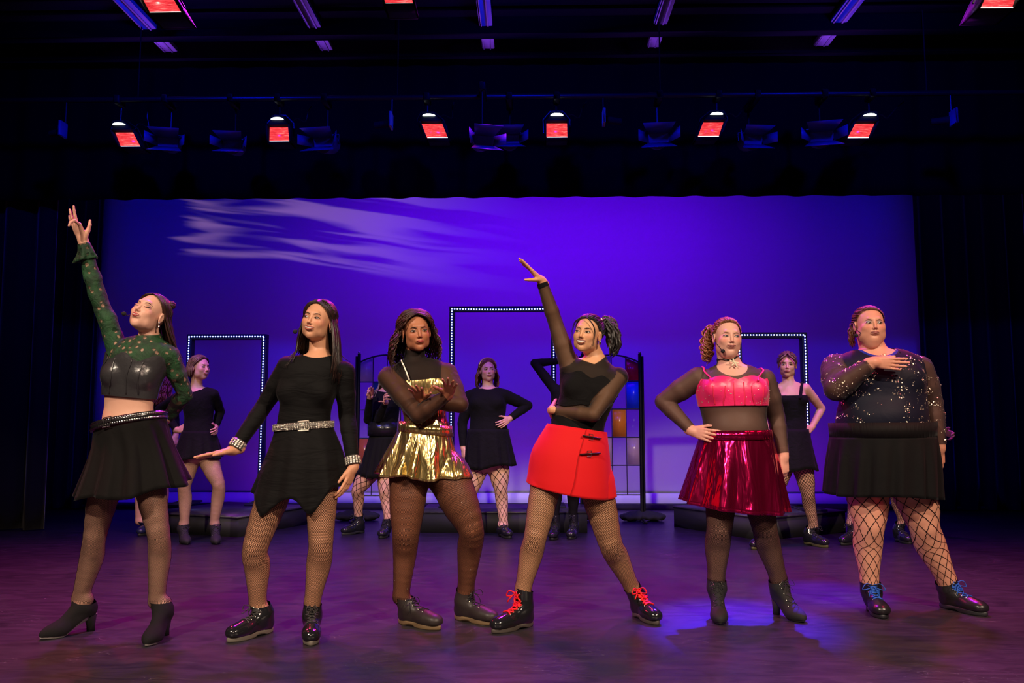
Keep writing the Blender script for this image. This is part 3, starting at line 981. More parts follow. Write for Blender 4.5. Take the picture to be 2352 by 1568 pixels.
# ------------------------------------------------------------------ boots
def boot(person, toe_px, yaw, ankle_w, knee_w, length=.27, style='combat', top=.10, mat=None, lace=None, sole_mat=None, width=.044, res=.0055, heel_z=.0, laces_n=6, bow=1.0, toe_r=1.0, shaft=1.0, legr=.036, anchor='toe', shoe_name=None):
    """builds a boot standing on the floor. ankle_w/knee_w world joints (leg direction for the shaft)"""
    tp = floor_pt(*toe_px)
    D = np.array([math.sin(R(yaw)), -math.cos(R(yaw)), 0]); Sd = np.array([math.cos(R(yaw)), math.sin(R(yaw)), 0]); U = np.array([0, 0, 1.0])
    H = tp - D * length                # heel back
    P = []
    st = .023 if style == 'combat' else .010
    hz = .085 if style in ('heel', 'peep') else st   # inner sole height at the heel
    bz = st
    W = width
    topc = ankle_w
    X = lambda a, b, c: H + D * a * length + Sd * b + U * c
    ank = X(.22, 0, min(hz + .075, max(topc[2] - .05, hz + .035))); u = nz(knee_w - topc)
    aw = max(.040 if style == 'combat' else .037, legr + .006)
    P.append(cap(topc + u * .03, ank, aw * 1.12 * shaft, aw, 'b', .02))
    P.append(cap(ank, X(.20, 0, hz + .045), aw, .036, 'b', .03))
    P.append(ell(X(.17, 0, hz + .032), [D, Sd, U], [.044, .034, .036], 'b', .02))
    P.append(cap(X(.28, 0, hz + .055), X(.66, 0, bz + .034), .036, .030, 'b', .03))
    P.append(cap(X(.14, 0, hz + .014), X(.74, 0, bz + .016), .028, .034, 'b', .02))
    P.append(ell(X(.70, 0, bz + .022), [D, Sd, U], [.065, W, .034], 'b', .03))
    P.append(ell(X(.84, 0, bz + .020), [D, Sd, U], [.042 * toe_r, W * (.88 if style == 'combat' else .70), .030 if style == 'combat' else .022], 'b', .02))
    if style != 'combat': P.append(cap(X(.78, 0, bz + .014), X(.955, 0, bz + .008), .022, .012, 'b', .02))
    else: P.append(ell(X(.88, 0, bz + .018), [D, Sd, U], [.036, W * .80, .026], 'b', .02))
    if hz > st + .01:
        P.append(cap(X(.18, 0, hz + .012), X(.62, 0, bz + .014), .028, .034, 'b', .02))
    # cut below the sole line and above the top
    V, T = snets(P, res, pad=.012)
    q = (V - H) @ D / length
    line = np.interp(q, [0, .25, .62, 1.0], [hz, hz * .9 + bz * .1, bz, bz + .004])
    V, T, _ = clip_mesh(V, T, line - (V - H) @ U)
    sl = (V - topc) @ u
    V, T, _ = clip_mesh(V, T, sl)
    V = relax(V, T, 1, .3)
    b = mesh_obj('shoe' if shoe_name is None else shoe_name, V, T, mat, person)
    # sole: outline loft
    n = 40; a = np.linspace(0, 2 * math.pi, n, endpoint=False)
    ol = []
    for t in a:
        cx_, sy_ = math.cos(t), math.sin(t)
        ql = .5 + .5 * cx_
        wd = np.interp(ql, [0, .1, .25, .45, .7, .85, .95, 1], [.50, .74, .76, .70, 1.0, .98, .74, .60 * toe_r]) * W
        if style in ('heel', 'peep') : wd *= .92
        ol.append((ql, np.sign(sy_) * abs(sy_) ** .8 * wd))
    ol = np.array(ol)
    s = MB()
    if style == 'combat':
        lay = [(0, .96), (.006, 1.0), (st - .004, 1.0), (st + .003, .97)]
    else:
        lay = [(0, .97), (st - .002, 1.0), (st + .004, .96)]
    Vs = []
    for (zz, g) in lay:
        zl = np.interp(ol[:, 0], [0, .25, .62, 1.0], [hz, hz * .9 + bz * .1, bz, bz + .004]) - st
        if style == 'combat': zl = zl * 0 + (.010 * np.clip(1 - ((ol[:, 0] - .36) / .11) ** 4, 0, 1) if zz < .01 else 0)
        Vs.append(np.array([X(.5 + (q_ - .5) * g * 1.01, w_ * g, z_ + zz) for (q_, w_), z_ in zip(ol, zl)]))
    V = np.concatenate(Vs); F = []
    for k in range(len(lay) - 1):
        F += [(k * n + i, k * n + (i + 1) % n, (k + 1) * n + (i + 1) % n, (k + 1) * n + i) for i in range(n)]
    F += [tuple(range(n - 1, -1, -1)), tuple((len(lay) - 1) * n + i for i in range(n))]
    mesh_obj('sole', V, F, sole_mat or mat, b, smooth=False)
    if style in ('heel', 'peep'):
        # tapered block heel
        r0, r1 = .030, .019
        Vs = []
        for zz, r_, sh in ((0, r1, -.004), (.03, r1 * 1.02, -.002), (hz - .004, r0, .004)):
            Vs.append(np.array([X(.115, 0, zz) + D * (sh + r_ * math.cos(t) * 1.05) + Sd * r_ * math.sin(t) for t in np.linspace(0, 2 * math.pi, 16, endpoint=False)]))
        V = np.concatenate(Vs)
        F = [(k * 16 + i, k * 16 + (i + 1) % 16, (k + 1) * 16 + (i + 1) % 16, (k + 1) * 16 + i) for k in range(2) for i in range(16)] + [tuple(range(15, -1, -1)), tuple(32 + i for i in range(16))]
        mesh_obj('heel', V, F, mat, b)
    if lace is not None:
        lm, lr = lace
        # lace line up the front of the boot
        def front(tt):
            base = spline(np.array([X(.66, 0, bz + .050), X(.50, 0, bz + .5 * (hz - bz) + .072), X(.36, 0, hz + .098) * .5 + (ank + D * .03) * .5, ank + D * .040 + u * .03, topc + D * .040 - u * .008]), 60)
            return base[int(np.clip(tt, 0, 1) * 59)]
        paths = []; rads = []
        body = P
        m = laces_n
        for i in range(m):
            t0, t1 = .02 + .96 * i / m, .02 + .96 * (i + .9) / m
            w = .020 - .004 * (i / m)
            for sg in (-1, 1):
                a0 = front(t0) + Sd * w * sg; a1 = front(t1) - Sd * w * sg; mid = (front(t0) + front(t1)) / 2 + D * .006 + U * .003
                pts = spline([a0, mid, a1], 7)
                pts = push_out(pts.copy(), body, lr * .8)
                if lr > .0035: pass
                paths.append(pts); rads.append(np.full(7, lr))
        kt = front(1.0) + D * .012 if anchor == 'toe' else front(.8)
        kt = front(.97) + D * .010
        for sg in (-1, 1):
            o1 = kt + Sd * sg * .035 * bow + D * .02 + U * .012; o2 = kt + Sd * sg * .055 * bow + D * .025 - U * .018 * bow
            o3 = kt + Sd * sg * .02 * bow + D * .02 - U * .014
            pts = spline([kt, o1, o2, o3, kt], 16)
            paths.append(pts); rads.append(np.full(16, lr * .8))
            pts = spline([kt, kt + Sd * sg * .018 + D * .025 - U * .025, kt + Sd * sg * .03 + D * .03 - U * .055 * bow], 9)
            paths.append(pts); rads.append(np.full(9, lr * .8))
        V, F = tube_mesh(paths, rads, 5)
        mesh_obj('laces', V, F, lm, b)
        ep = []; en = []
        for i in range(m + 1):
            for sg in (-1, 1):
                p = front(.02 + .96 * i / m) + Sd * (.021 - .003 * i / m) * sg
                ep.append(push_out(p[None].copy(), body, .001)[0]); en.append(D * .7 + Sd * sg * .5 + U * .3)
        pills('eyelets', b, mat_simple('eyelet_metal', (.5, .48, .42), .3, 1.0), ep, [nz(e) for e in en], .0032, kind='stuff')
    return b, H, D
# ------------------------------------------------------------------ people
class Fig:
    def __init__(s, label, levels, arms, legs, feet, head, skin, res=.0065, neck=None, Y=None, hands=None, arm_r=(.046, .040, .034, .035, .024), leg_r=None, bust=None, belly=None, face=None, group=None, neck_r=.050, facew=1.0, dY=0.0, butt=True, hres=.0026, detail=True):
        s.res = res
        # feet fix the depth
        feet = {k: dict(f_, yaw=f_['yaw'] - math.degrees(math.atan((f_['toe'][0] - CX) / F_PX))) for k, f_ in feet.items()}
        s.feet = feet
        toes = {k: floor_pt(*f['toe']) for k, f in feet.items()}
        s.Ds = {k: np.array([math.sin(R(f['yaw'])), -math.cos(R(f['yaw'])), 0]) for k, f in feet.items()}
        aY = {k: (toes[k] - s.Ds[k] * f.get('len', .27) * .78)[1] for k, f in feet.items()}
        s.Y = (sum(aY.values()) / len(aY) if Y is None else Y) + dY
        Y = s.Y
        base = sum(toes.values()) / len(toes)
        s.root = empty('person', (base[0], s.Y, 0), label, 'person', group)
        s.prims = []
        # torso
        C = []; L = []; A = []; B = []
        for lv in levels:
            xl, yl, xr, yr, b = lv[:5]
            dl, dr, dc = (list(lv[5:]) + [0, 0, 0])[:3]
            a_ = at(xl, yl, Y + dl + dc); b_ = at(xr, yr, Y + dr + dc)
            C.append((a_ + b_) / 2); L.append(nz(b_ - a_)); A.append(max(.04, np.linalg.norm(b_ - a_) / 2 - .011)); B.append(b)
        s.torso = loft(C, L, A, B, 'torso', .03)
        s.prims.append(s.torso)
        s.levC, s.levL, s.levA, s.levB = np.array(C), np.array(L), np.array(A), np.array(B)
        ax = s.torso['ax']; s.levs = np.maximum.accumulate((s.levC - s.levC[0]) @ ax + np.arange(len(C)) * 1e-6)
        s.F = nz(s.torso['Fw'].mean(0))
        s.up = ax
        if bust:
            for (px, py, r, d) in bust:
                c = at(px, py, Y) + s.F * d
                s.prims.append(ell(c, [nz(np.cross(s.F, ax)), s.F, ax], [r, r * .85, r * .95], 'torso', .03))
        if belly:
            for (px, py, rx, ry, rz, d) in belly:
                c = at(px, py, Y) + s.F * d
                s.prims.append(ell(c, [nz(np.cross(s.F, ax)), s.F, ax], [rx, ry, rz], 'torso', .04))
        # legs
        s.legr = {}; s.leg = {}; s.ank = {}; s.knee = {}
        for k, (hip, knee, ank) in legs.items():
            rr = (leg_r or {}).get(k, (.090, .084, .058, .056, .036))
            s.legr[k] = rr[4]
            an = at(ank[0], ank[1], aY[k] + (ank[2] if len(ank) > 2 else 0))
            hp = at(hip[0], hip[1], Y + (hip[2] if len(hip) > 2 else 0))
            ky = (hp[1] + an[1]) / 2 + (knee[2] if len(knee) > 2 else -.03)
            kn = at(knee[0], knee[1], ky)
            mid = (hp + kn) / 2 + np.array([0, -.012, 0])
            calf = kn * .68 + an * .32 + np.array([0, .020, 0])
            shin = kn * .3 + an * .7 + np.array([0, .006, 0])
            g = 'leg' + k
            nl = 17; tl = np.array([0, .30, .50, .66, .83, 1.0])
            ctrl = spline(np.array([hp, mid, kn, calf, shin, an]), 6 * 12)
            cl = np.array([np.interp(np.linspace(0, 5, nl), np.linspace(0, 5, 72), ctrl[:, j]) for j in range(3)]).T
            rad = spline(np.array([[rr[0]], [rr[1]], [rr[2]], [rr[3]], [(rr[3] + rr[4]) / 2 * .95], [rr[4]]]), nl)[:, 0]
            for i in range(nl - 1):
                s.prims.append(cap(cl[i], cl[i + 1], rad[i], rad[i + 1], g, .035 if i < 2 else .006))
            D = s.Ds[k]; fl = feet[k].get('len', .27); hz = feet[k].get('hz', .028)
            H_ = toes[k] - D * fl; ta = H_ + D * .22 * fl + np.array([0, 0, hz + .075])
            s.prims.append(cap(an, ta, rr[4], rr[4] * .92, g, .02))
            s.prims.append(cap(ta, H_ + D * fl * .62 + np.array([0, 0, .048]), .030, .024, g, .02))
            s.prims.append(ell(kn + np.array([0, -rr[2] * .40, .004]), np.eye(3), [rr[2] * .55, rr[2] * .66, rr[2] * .75], g, .02))
            s.leg[k] = ctrl[::2]; s.ank[k] = an; s.knee[k] = kn
        # arms
        s.arm = {}; s.fine = []
        for k, (sh, el, wr) in arms.items():
            ar = arm_r.get(k) if isinstance(arm_r, dict) else arm_r
            f = lambda q: at(q[0], q[1], Y + q[2])
            S_, E_, W_ = f(sh), f(el), f(wr)
            g = 'arm' + k
            M_ = (S_ + E_) / 2; m2 = E_ * .72 + W_ * .28
            s.prims.append(cap(S_, M_, ar[0], ar[1], g, .028))
            s.prims.append(cap(M_, E_, ar[1], ar[2], g, .010))
            s.prims.append(cap(E_, m2, ar[2], ar[3], g, .006))
            s.prims.append(cap(m2, W_, ar[3], ar[4], g, .006))
            s.arm[k] = np.array([S_, E_, W_])
        # neck + head
        hx, hy, hdy = head['at']
        hc = at(hx, hy, Y + hdy)
        al = math.degrees(math.atan((hx - CX) / F_PX))
        s.hd = Head(hc, head.get('yaw', 0) - al, head.get('pitch', 0), head.get('roll', 0), head.get('scale', 1.0), head.get('w', 1.0), head.get('chub', 0), head.get('jaw', 1.0))
        nb = s.levC[-1] - ax * .02 if neck is None else at(neck[0], neck[1], Y + neck[2])
        sk = s.hd.P(0, -.030, -.045)
        s.prims.append(cap(nb, sk, neck_r * 1.12, neck_r, 'neck', .03))
        s.nb, s.sk = nb, sk
        s.hprims = s.hd.prims(detail, head.get('smile', 0))
        s.allbody = list(s.prims)
        # extraction
        parts = []
        V, T = snets(s.prims, res); V = relax(V, T, 1, .4); parts.append(('b', V, T))
        s.bV, s.bT = V, T
        hp_ = s.hprims + [cap(nb * .35 + sk * .65, sk, neck_r * 1.04, neck_r, 'neck', .022 * s.hd.S)]
        V, T = snets(hp_, hres if detail else .005); V = relax(V, T, 1, .35)
        s.hV, s.hT = V, T; parts.append(('h', V, T))
        s.hands = {}
        for k, h in (hands or {}).items():
            W = s.arm[k][2]
            D = nz(at(*h['tip'][:2], W[1] + h['tip'][2]) - W)
            Tt = np.array(h['thumb'], float); N = np.cross(D, Tt)
            if np.dot(N, np.array(h['palm'], float)) < 0: N = -N
            hp = hand_prims(W, D, Tt, N, h.get('s', .92), h.get('curl', (.25, .25, .28, .3)), h.get('spread', .10), h.get('th', (.75, .3, .3)), 'hand' + k)
            hp.append(cap(W * .82 + s.arm[k][1] * .18, W, (ar[4] * .7 + .3 * ar[3]) if not isinstance(arm_r, dict) else arm_r[k][4] * 1.05, (arm_r[k][4] if isinstance(arm_r, dict) else ar[4]), 'hand' + k, .012))
            V, T = snets(hp, h.get('res', .0034 if detail else .005), pad=.01)
            s.hands[k] = (W, D, V)
            parts.append(('p', V, T)); s.allbody += hp
        # colours
        base = np.array([*srgb(*skin)])
        VV = []; TT = []; CC = []; n = 0
        for kd, V, T in parts:
            if kd == 'h': c = head_colors(s.hd, V, base, face or {})
            elif kd == 'p': c = np.tile(base * np.array([1.0, .93, .92]), (len(V), 1))
            else: c = np.tile(base, (len(V), 1))
            VV.append(V); TT.append(T + n); CC.append(np.hstack([c, np.ones((len(c), 1))])); n += len(V)
        s.body = mesh_obj('body', np.vstack(VV), np.vstack(TT), mat_skin(), s.root, attrs={'col': np.vstack(CC)})
        if detail or face: face_parts(s.hd, s.hprims, s.root, dict(face or {}, smile=head.get('smile', 0)))
        s.info()
    def info(s):
        V = s.bV; s.N = vnormals(V, s.bT)
        names = ['torso', 'neck', 'armA', 'armB', 'legA', 'legB']
        ds = []
        for g in names:
            pr = [p for p in s.prims if p['g'] == g]
            ds.append(field_at([dict(p, k=.004) for p in pr], V) if pr else np.full(len(V), 9.0))
        s.ds = np.array(ds)
        s.g = np.argmin(s.ds, 0)
        q = (V - s.levC[0]) @ s.up
        s.lv = np.interp(q, s.levs, np.arange(len(s.levs)))
        s.q = q
        s.sarm = np.zeros(len(V)); s.earm = np.full(len(V), 9.0)
        for gi, k in ((2, 'A'), (3, 'B')):
            if k not in s.arm: continue
            m = s.g == gi
            if m.any(): s.sarm[m] = s.arm_param(k, V[m])
        s.nh = (V - s.nb) @ nz(s.sk - s.nb)
    def arm_param(s, k, P):
        S_, E_, W_ = s.arm[k]
        def pr(a, b):
            t = np.clip(((P - a) @ (b - a)) / ((b - a) @ (b - a)), 0, 1)
            return t, np.linalg.norm(P - a - t[:, None] * (b - a), axis=1)
        t1, d1 = pr(S_, E_); t2, d2 = pr(E_, W_)
        # unclamped end so the cut is planar
        t2u = ((P - E_) @ (W_ - E_)) / ((W_ - E_) @ (W_ - E_))
        return np.where(d1 < d2, t1, 1 + np.maximum(t2, np.where(t2 >= 1, t2u, t2)))
    def lvq(s, l):
        return np.interp(l, np.arange(len(s.levs)), s.levs)
    def shell(s, name, mat, mask, off=.004, attrs=None, smooth_it=2, lumps=0.0, lump_f=30, seed=1):
        sc = mask
        N = s.N
        V = s.bV + N * off
        if lumps:
            rs = np.random.RandomState(seed); w = np.zeros(len(V))
            for i in range(5):
                d = nz(rs.randn(3)); w += np.sin(V @ d * lump_f * (.6 + rs.rand()) + rs.rand() * 6)
            V = V + N * (np.clip(w / 2.2, -.8, 1) * lumps)[:, None]
        ex = [attrs] if attrs is not None else []
        V2, T2, E2 = clip_mesh(V, s.bT, sc, ex)
        if len(T2) == 0: return None
        return mesh_obj(name, V2, T2, mat, s.root, attrs={'net': E2[0]} if ex else None)
    def top_mask(s, lo=0, hi=99, sleeves=(1.9, 1.9), neck=.02, scoop=None, lofun=None, hifun=None):
        V = s.bV; qlo = s.lvq(lo); qhi = s.lvq(hi) if hi < 90 else 9
        qlo = qlo + (lofun(V) if lofun else 0); qh = qhi + (hifun(V) if hifun else 0)
        m = np.maximum(qlo - s.q, s.q - qh)
        ra = np.linalg.norm((V - s.nb) - np.outer((V - s.nb) @ nz(s.sk - s.nb), nz(s.sk - s.nb)), axis=1)
        m = np.maximum(m, np.minimum(s.nh - neck, .10 - ra))
        if scoop is not None:
            for (c, r) in scoop: m = np.maximum(m, r - np.linalg.norm((V - c), axis=1))
        for gi, k in ((2, 0), (3, 1)):
            a = s.g == gi
            if sleeves[k]: m[a] = (s.sarm[a] - sleeves[k]) * .25
            else: m = np.maximum(m, np.minimum(s.ds[0], s.ds[1]) - s.ds[gi] + .002)
        lg = s.g >= 4
        m[lg] = np.maximum(m[lg], .0 * m[lg] + (qlo[lg] if np.ndim(qlo) else qlo) - s.q[lg])
        return m
    def tights(s, mat, name='tights', off=.0018):
        net = np.zeros((len(s.bV), 3)); m = np.full(len(s.bV), .05)
        for gi, k in ((4, 'A'), (5, 'B')):
            if k not in s.leg: continue
            a = s.g == gi
            P = s.bV[a]; pl = s.leg[k]
            best = np.full(len(P), 9.0); res = np.zeros((len(P), 3)); acc = 0
            for i in range(len(pl) - 1):
                ab = pl[i + 1] - pl[i]; L = np.linalg.norm(ab)
                t = np.clip(((P - pl[i]) @ ab) / L ** 2, 0, 1)
                o = P - pl[i] - t[:, None] * ab; d = np.linalg.norm(o, axis=1)
                u = ab / L; fr = nz(np.array([0, -1.0, 0]) - np.dot([0, -1.0, 0], u) * u); sd = np.cross(u, fr)
                c = np.stack([(o @ fr) / d, (o @ sd) / d, acc + t * L], 1)
                b = d < best
                res[b] = c[b]; best[b] = d[b]; acc += L
            net[a] = res; m[a] = -.05
        m[s.g == 0] = np.where(s.q[s.g == 0] < s.lvq(1.2), -.05, .05)
        lg = np.minimum(s.ds[4], s.ds[5]) < .03
        m[s.g == 0] = .05
        tm = s.g == 0
        # give low torso faces the attribute of the closer leg
        if tm.any():
            for k in s.leg:
                pass
        return s.shell(name, mat, m, off, net)
    def boots(s, **kw):
        out = {}
        for k, f in s.feet.items():
            o = dict(kw, legr=s.legr[k]); o.update({a: b for a, b in f.items() if a not in ('toe', 'yaw', 'len', 'hz', 'nobuild')})
            if f.get('nobuild'): continue
            out[k] = boot(s.root, f['toe'], f['yaw'], s.ank[k], s.knee[k], f.get('len', .27), **o)
        return out
    def ring(s, xl, yl, xr, yr, ratio, amp=0, dyc=0, dyl=0, dyr=0):
        return (*ring_from_px(xl, yl, xr, yr, s.Y, ratio, dyc, dyl, dyr), amp)
    def pts_on(s, n, cond, off=.006, seed=3):
        """random points on the body surface where cond(idx mask)"""
        rs = np.random.RandomState(seed)
        idx = np.where(cond)[0]
        idx = rs.choice(idx, min(n, len(idx)), replace=False)
        return s.bV[idx] + s.N[idx] * off, s.N[idx]
    def mic(s, side=1, ball=(.045, .070, -.075)):
        q = side; b = MB()
        ear = s.hd.P(q * .080 * s.hd.w, -.005, .012)
        P = s.hd.PV([(q * .080 * s.hd.w, -.022, .005), (q * .083 * s.hd.w, -.006, .026), (q * .082 * s.hd.w, .012, .0), (q * .078 * s.hd.w, .030, -.030), (q * .066 * s.hd.w, .060, -.058), (q * ball[0], ball[1] + .012, ball[2])])
        b.tube(spline(P, 20), .0020 * s.hd.S, 6)
        m = b.build('headset_microphone', mat_simple('black_foam', (.008, .008, .009), .9), s.root, True)
        V, T = snets([ell(s.hd.P(q * ball[0], ball[1] + .016, ball[2]), s.hd.M, [.0115] * 3)], .002, pad=.01)
        mesh_obj('windscreen', V, T, mat_simple('black_foam', (.008, .008, .009), .9), m)
    def earrings(s, sides=(1,), mat=None, r=.0035, drop=.012):
        for q in sides:
            p = s.hd.P(q * .082 * s.hd.w, .0, -.036)
            V, T = snets([ell(p, s.hd.M, [r, r, r * 1.3]), ell(p - np.array([0, 0, drop]), s.hd.M, [r * .8, r * .8, r * 1.5]), cap(p, p - np.array([0, 0, drop]), .001)], .0012, pad=.006)
            mesh_obj('earring', V, T, mat or mat_simple('silver', (.75, .73, .68), .2, 1.0), s.root)
# ------------------------------------------------------------------ shared materials
net_fine = mat_fishnet('fishnet_fine', 64, 150, .19, base=.08)
net_med = mat_fishnet('fishnet_medium', 40, 78, .13, base=.04)
net_mid2 = mat_fishnet('fishnet_small_diamond', 42, 88, .14, base=.05)
net_wide = mat_fishnet('fishnet_wide', 8, 13, .06, base=.0)
net_big = mat_fishnet('fishnet_large', 9, 14, .05, base=.0)
blk = mat_fabric('black_cotton', (.005, .0045, .005))
blk_skirt = mat_fabric('black_pleated', (.0042, .0036, .0035), .8, 10, .2, .05)
blk_jersey = mat_fabric('black_jersey', (.0045, .0042, .0045), .75, 9, .6, .04, stretch=(.5, .5, 1.6))
sheer = mat_sheer('sheer_black', (.006, .005, .005), .56, .96)
leather = mat_simple('black_leather', (.012, .011, .012), .22, 0, .6, 26, .5, .006)
patent = mat_simple('patent_boot', (.012, .012, .014), .14, 0, .7, 30, .25, .004)
suede = mat_simple('black_suede', (.010, .009, .010), .9, 0, .2, 200, .3, .002)
sole_grey = mat_simple('sole_grey', (.16, .14, .11), .6)
sole_dark = mat_simple('sole_dark', (.02, .019, .02), .55)
lace_blk = mat_simple('lace_black', (.01, .01, .01), .7)
silver = mat_simple('silver', (.75, .73, .68), .2, 1.0)
crystal = mat_simple('rhinestone', (.90, .82, .68), .32, .45, .9)

ONLY = None
def want(n): return ONLY is None or n in ONLY

# ------------------------------------------------------------------ stage
def floor_mat():
    b = NB('stage_vinyl')
    v = b.obj((1, 1, 1))
    n1 = b.noise(1.3, 5, 0.65, v)
    n2 = b.noise(9, 5, 0.7, b.obj((.35, 1, 1)), dist=1.5)
    n3 = b.noise(70, 3, 0.6, b.obj((.25, 1, 1)))
    # scuffs: thin bright arcs
    w = b.n('ShaderNodeTexNoise', {'Vector': b.obj((.6, 1.6, 1)), 'Scale': 3.4, 'Detail': 2.0, 'Distortion': 3.5}).outputs[0]
    sc = b.math('LESS_THAN', b.math('ABSOLUTE', b.math('SUBTRACT', w, .52)), .0022)
    msk = b.math('GREATER_THAN', b.noise(2.1, 3, .5, b.obj((1, 1, 1))), .57)
    sc = b.math('MULTIPLY', sc, msk)
    c = b.ramp(n2, [(.32, (.020, .018, .022)), (.62, (.044, .038, .046))])
    mix = b.n('ShaderNodeMix', data_type='RGBA')
    b.L.new(b.math('MULTIPLY', sc, .55), mix.inputs[0]); b.L.new(c, mix.inputs[6]); mix.inputs[7].default_value = (.30, .29, .30, 1)
    rg = b.n('ShaderNodeMapRange', {'Value': b.math('ADD', b.math('MULTIPLY', n1, .6), b.math('MULTIPLY', n2, .4)), 'From Min': .3, 'From Max': .7, 'To Min': .30, 'To Max': .48}).outputs[0]
    b.set(Base_Color=mix.outputs[2], Roughness=rg)
    b.bsdf.inputs['Specular IOR Level'].default_value = 0.5
    b.bump(b.math('ADD', n2, b.math('MULTIPLY', n3, .15)), .22, .012)
    return b.m
FM = floor_mat()
tag(MB().box((-8, -6.5, -.1), (8, 11.6, 0)).build('floor', FM), kind='structure')
black_wall = mat_fabric('black_masking', (.0035, .0035, .006), .95, 3, .2, .0, .05)
tag(MB().box((-8, 11.45, 0), (8, 11.6, 6)).build('wall_back', mat_simple('wall_dark', (.01, .01, .012), .9)), kind='structure')
tag(MB().box((-8.15, -6.5, 0), (-8, 11.6, 6)).build('wall_left', mat_simple('wall_dark', (.01, .01, .012), .9)), kind='structure')
tag(MB().box((8, -6.5, 0), (8.15, 11.6, 6)).build('wall_right', mat_simple('wall_dark', (.01, .01, .012), .9)), kind='structure')

# cyclorama: one seamless cloth with the smear of reflected light coming from its projector
cm = NB('cyc_cloth'); cm.set(Base_Color=(.72, .72, .74), Roughness=.95)
cm.bsdf.inputs['Specular IOR Level'].default_value = .05
cm.bump(cm.noise(1.2, 3, .5, cm.obj((1, 1, .4))), .15, .02)
CYY = 10.7
mb = MB(); nx = 60
V = []; F = []
for j, z in enumerate((.02, 4.80)):
    for i in range(nx + 1):
        V.append((-5.75 + 11.7 * i / nx, CYY + .012 * math.sin(i * .9), z))
for i in range(nx): F.append((i, i + 1, nx + 2 + i, nx + 1 + i))
V += [(x, y + .02, z) for (x, y, z) in V]; k = 2 * (nx + 1)
F += [tuple(q + k for q in f[::-1]) for f in F[:nx]] + [(0, nx + 1, nx + 1 + k, k), (nx, nx + k, 2 * nx + 1 + k, 2 * nx + 1)]
F += [(i, i + k, i + 1 + k, i + 1) for i in range(nx)] + [(nx + 1 + i, nx + 2 + i, nx + 2 + i + k, nx + 1 + i + k) for i in range(nx)]
o = mesh_obj('cyclorama', V, F, cm.m, None, True); tag(o, 'wide glowing blue violet backdrop cloth behind the whole stage', 'backdrop')
tag(MB().box((-5.75, 10.60, 0), (5.95, 10.68, .17), .004).build('baseboard_back', mat_simple('cyc_base', (.75, .75, .78), .7)), kind='structure')
tag(MB().box((-5.75, 10.30, 0.0), (5.95, 10.58, .05)).build('trim_1', mat_simple('wall_dark', (.01, .01, .012), .9)), kind='structure')

# projector throwing the lilac streaks: a spot lamp with a streaked gobo
GL = (-1.6, 8.7, 4.3)
gl = light('SPOT', 'streak_projector', GL, (-1.6, 10.7, 3.3), 200, (1.0, 0.50, 0.75), 0.0, spot=150, blend=0.1)
gl.data.use_nodes = True
nt = gl.data.node_tree; em = nt.nodes['Emission']
RM = gl.rotation_euler.to_matrix()
def lm(op, a, b=None, c=None):
    n = nt.nodes.new('ShaderNodeMath'); n.operation = op
    for i, v in enumerate((a, b, c)):
        if v is None: continue
        if isinstance(v, bpy.types.NodeSocket): nt.links.new(v, n.inputs[i])
        else: n.inputs[i].default_value = v
    return n.outputs[0]
def lmr(v, a, b, c, d, st='SMOOTHSTEP'):
    n = nt.nodes.new('ShaderNodeMapRange'); n.interpolation_type = st
    nt.links.new(v, n.inputs[0])
    for i, q in enumerate((a, b, c, d)): n.inputs[i + 1].default_value = q
    return n.outputs[0]
tc = nt.nodes.new('ShaderNodeTexCoord')
comp = []
for i in range(3):
    v = nt.nodes.new('ShaderNodeVectorMath'); v.operation = 'DOT_PRODUCT'; nt.links.new(tc.outputs['Normal'], v.inputs[0]); v.inputs[1].default_value = tuple(RM[i]); comp.append(v.outputs['Value'])
tt = lm('DIVIDE', 10.7 - GL[1], comp[1])
gx = lm('ADD', lm('MULTIPLY', comp[0], tt), GL[0]); gz = lm('ADD', lm('MULTIPLY', comp[2], tt), GL[2])
u = lm('ADD', gx, 4.88)
zc = lm('ADD', gz, lm('MULTIPLY', lm('POWER', lm('MAXIMUM', u, 0.0), 1.25), .085))
def lnoise(sx, sz, ox, det=2.0, dist=0.0):
    c = nt.nodes.new('ShaderNodeCombineXYZ'); nt.links.new(lm('MULTIPLY', u, sx), c.inputs[0]); nt.links.new(lm('MULTIPLY', zc, sz), c.inputs[1]); c.inputs[2].default_value = ox
    n = nt.nodes.new('ShaderNodeTexNoise'); nt.links.new(c.outputs[0], n.inputs['Vector']); n.inputs['Scale'].default_value = 1; n.inputs['Detail'].default_value = det; n.inputs['Distortion'].default_value = dist
    return n.outputs[0]
st = lmr(lnoise(.42, 5.2, 3.3, 2.0, .5), .44, .60, 0, 1)
edge = lm('ADD', u, lm('MULTIPLY', lm('SUBTRACT', lnoise(.1, 9.0, 8.0), .5), 1.6))
m1 = lmr(edge, .25, .55, 0, 1)
fade = lm('ADD', lm('POWER', 2.718, lm('MULTIPLY', lm('MAXIMUM', u, 0), -.75)), lmr(u, 6.5, 2.0, 0, .10))
zlo = lmr(zc, 3.26, 3.38, 0, 1); zhi = lmr(u, 6.0, 1.0, 0, 1)
S = lm('MULTIPLY', lm('MULTIPLY', st, m1), lm('MULTIPLY', lm('MULTIPLY', fade, zlo), zhi))
nt.links.new(S, em.inputs['Strength'])

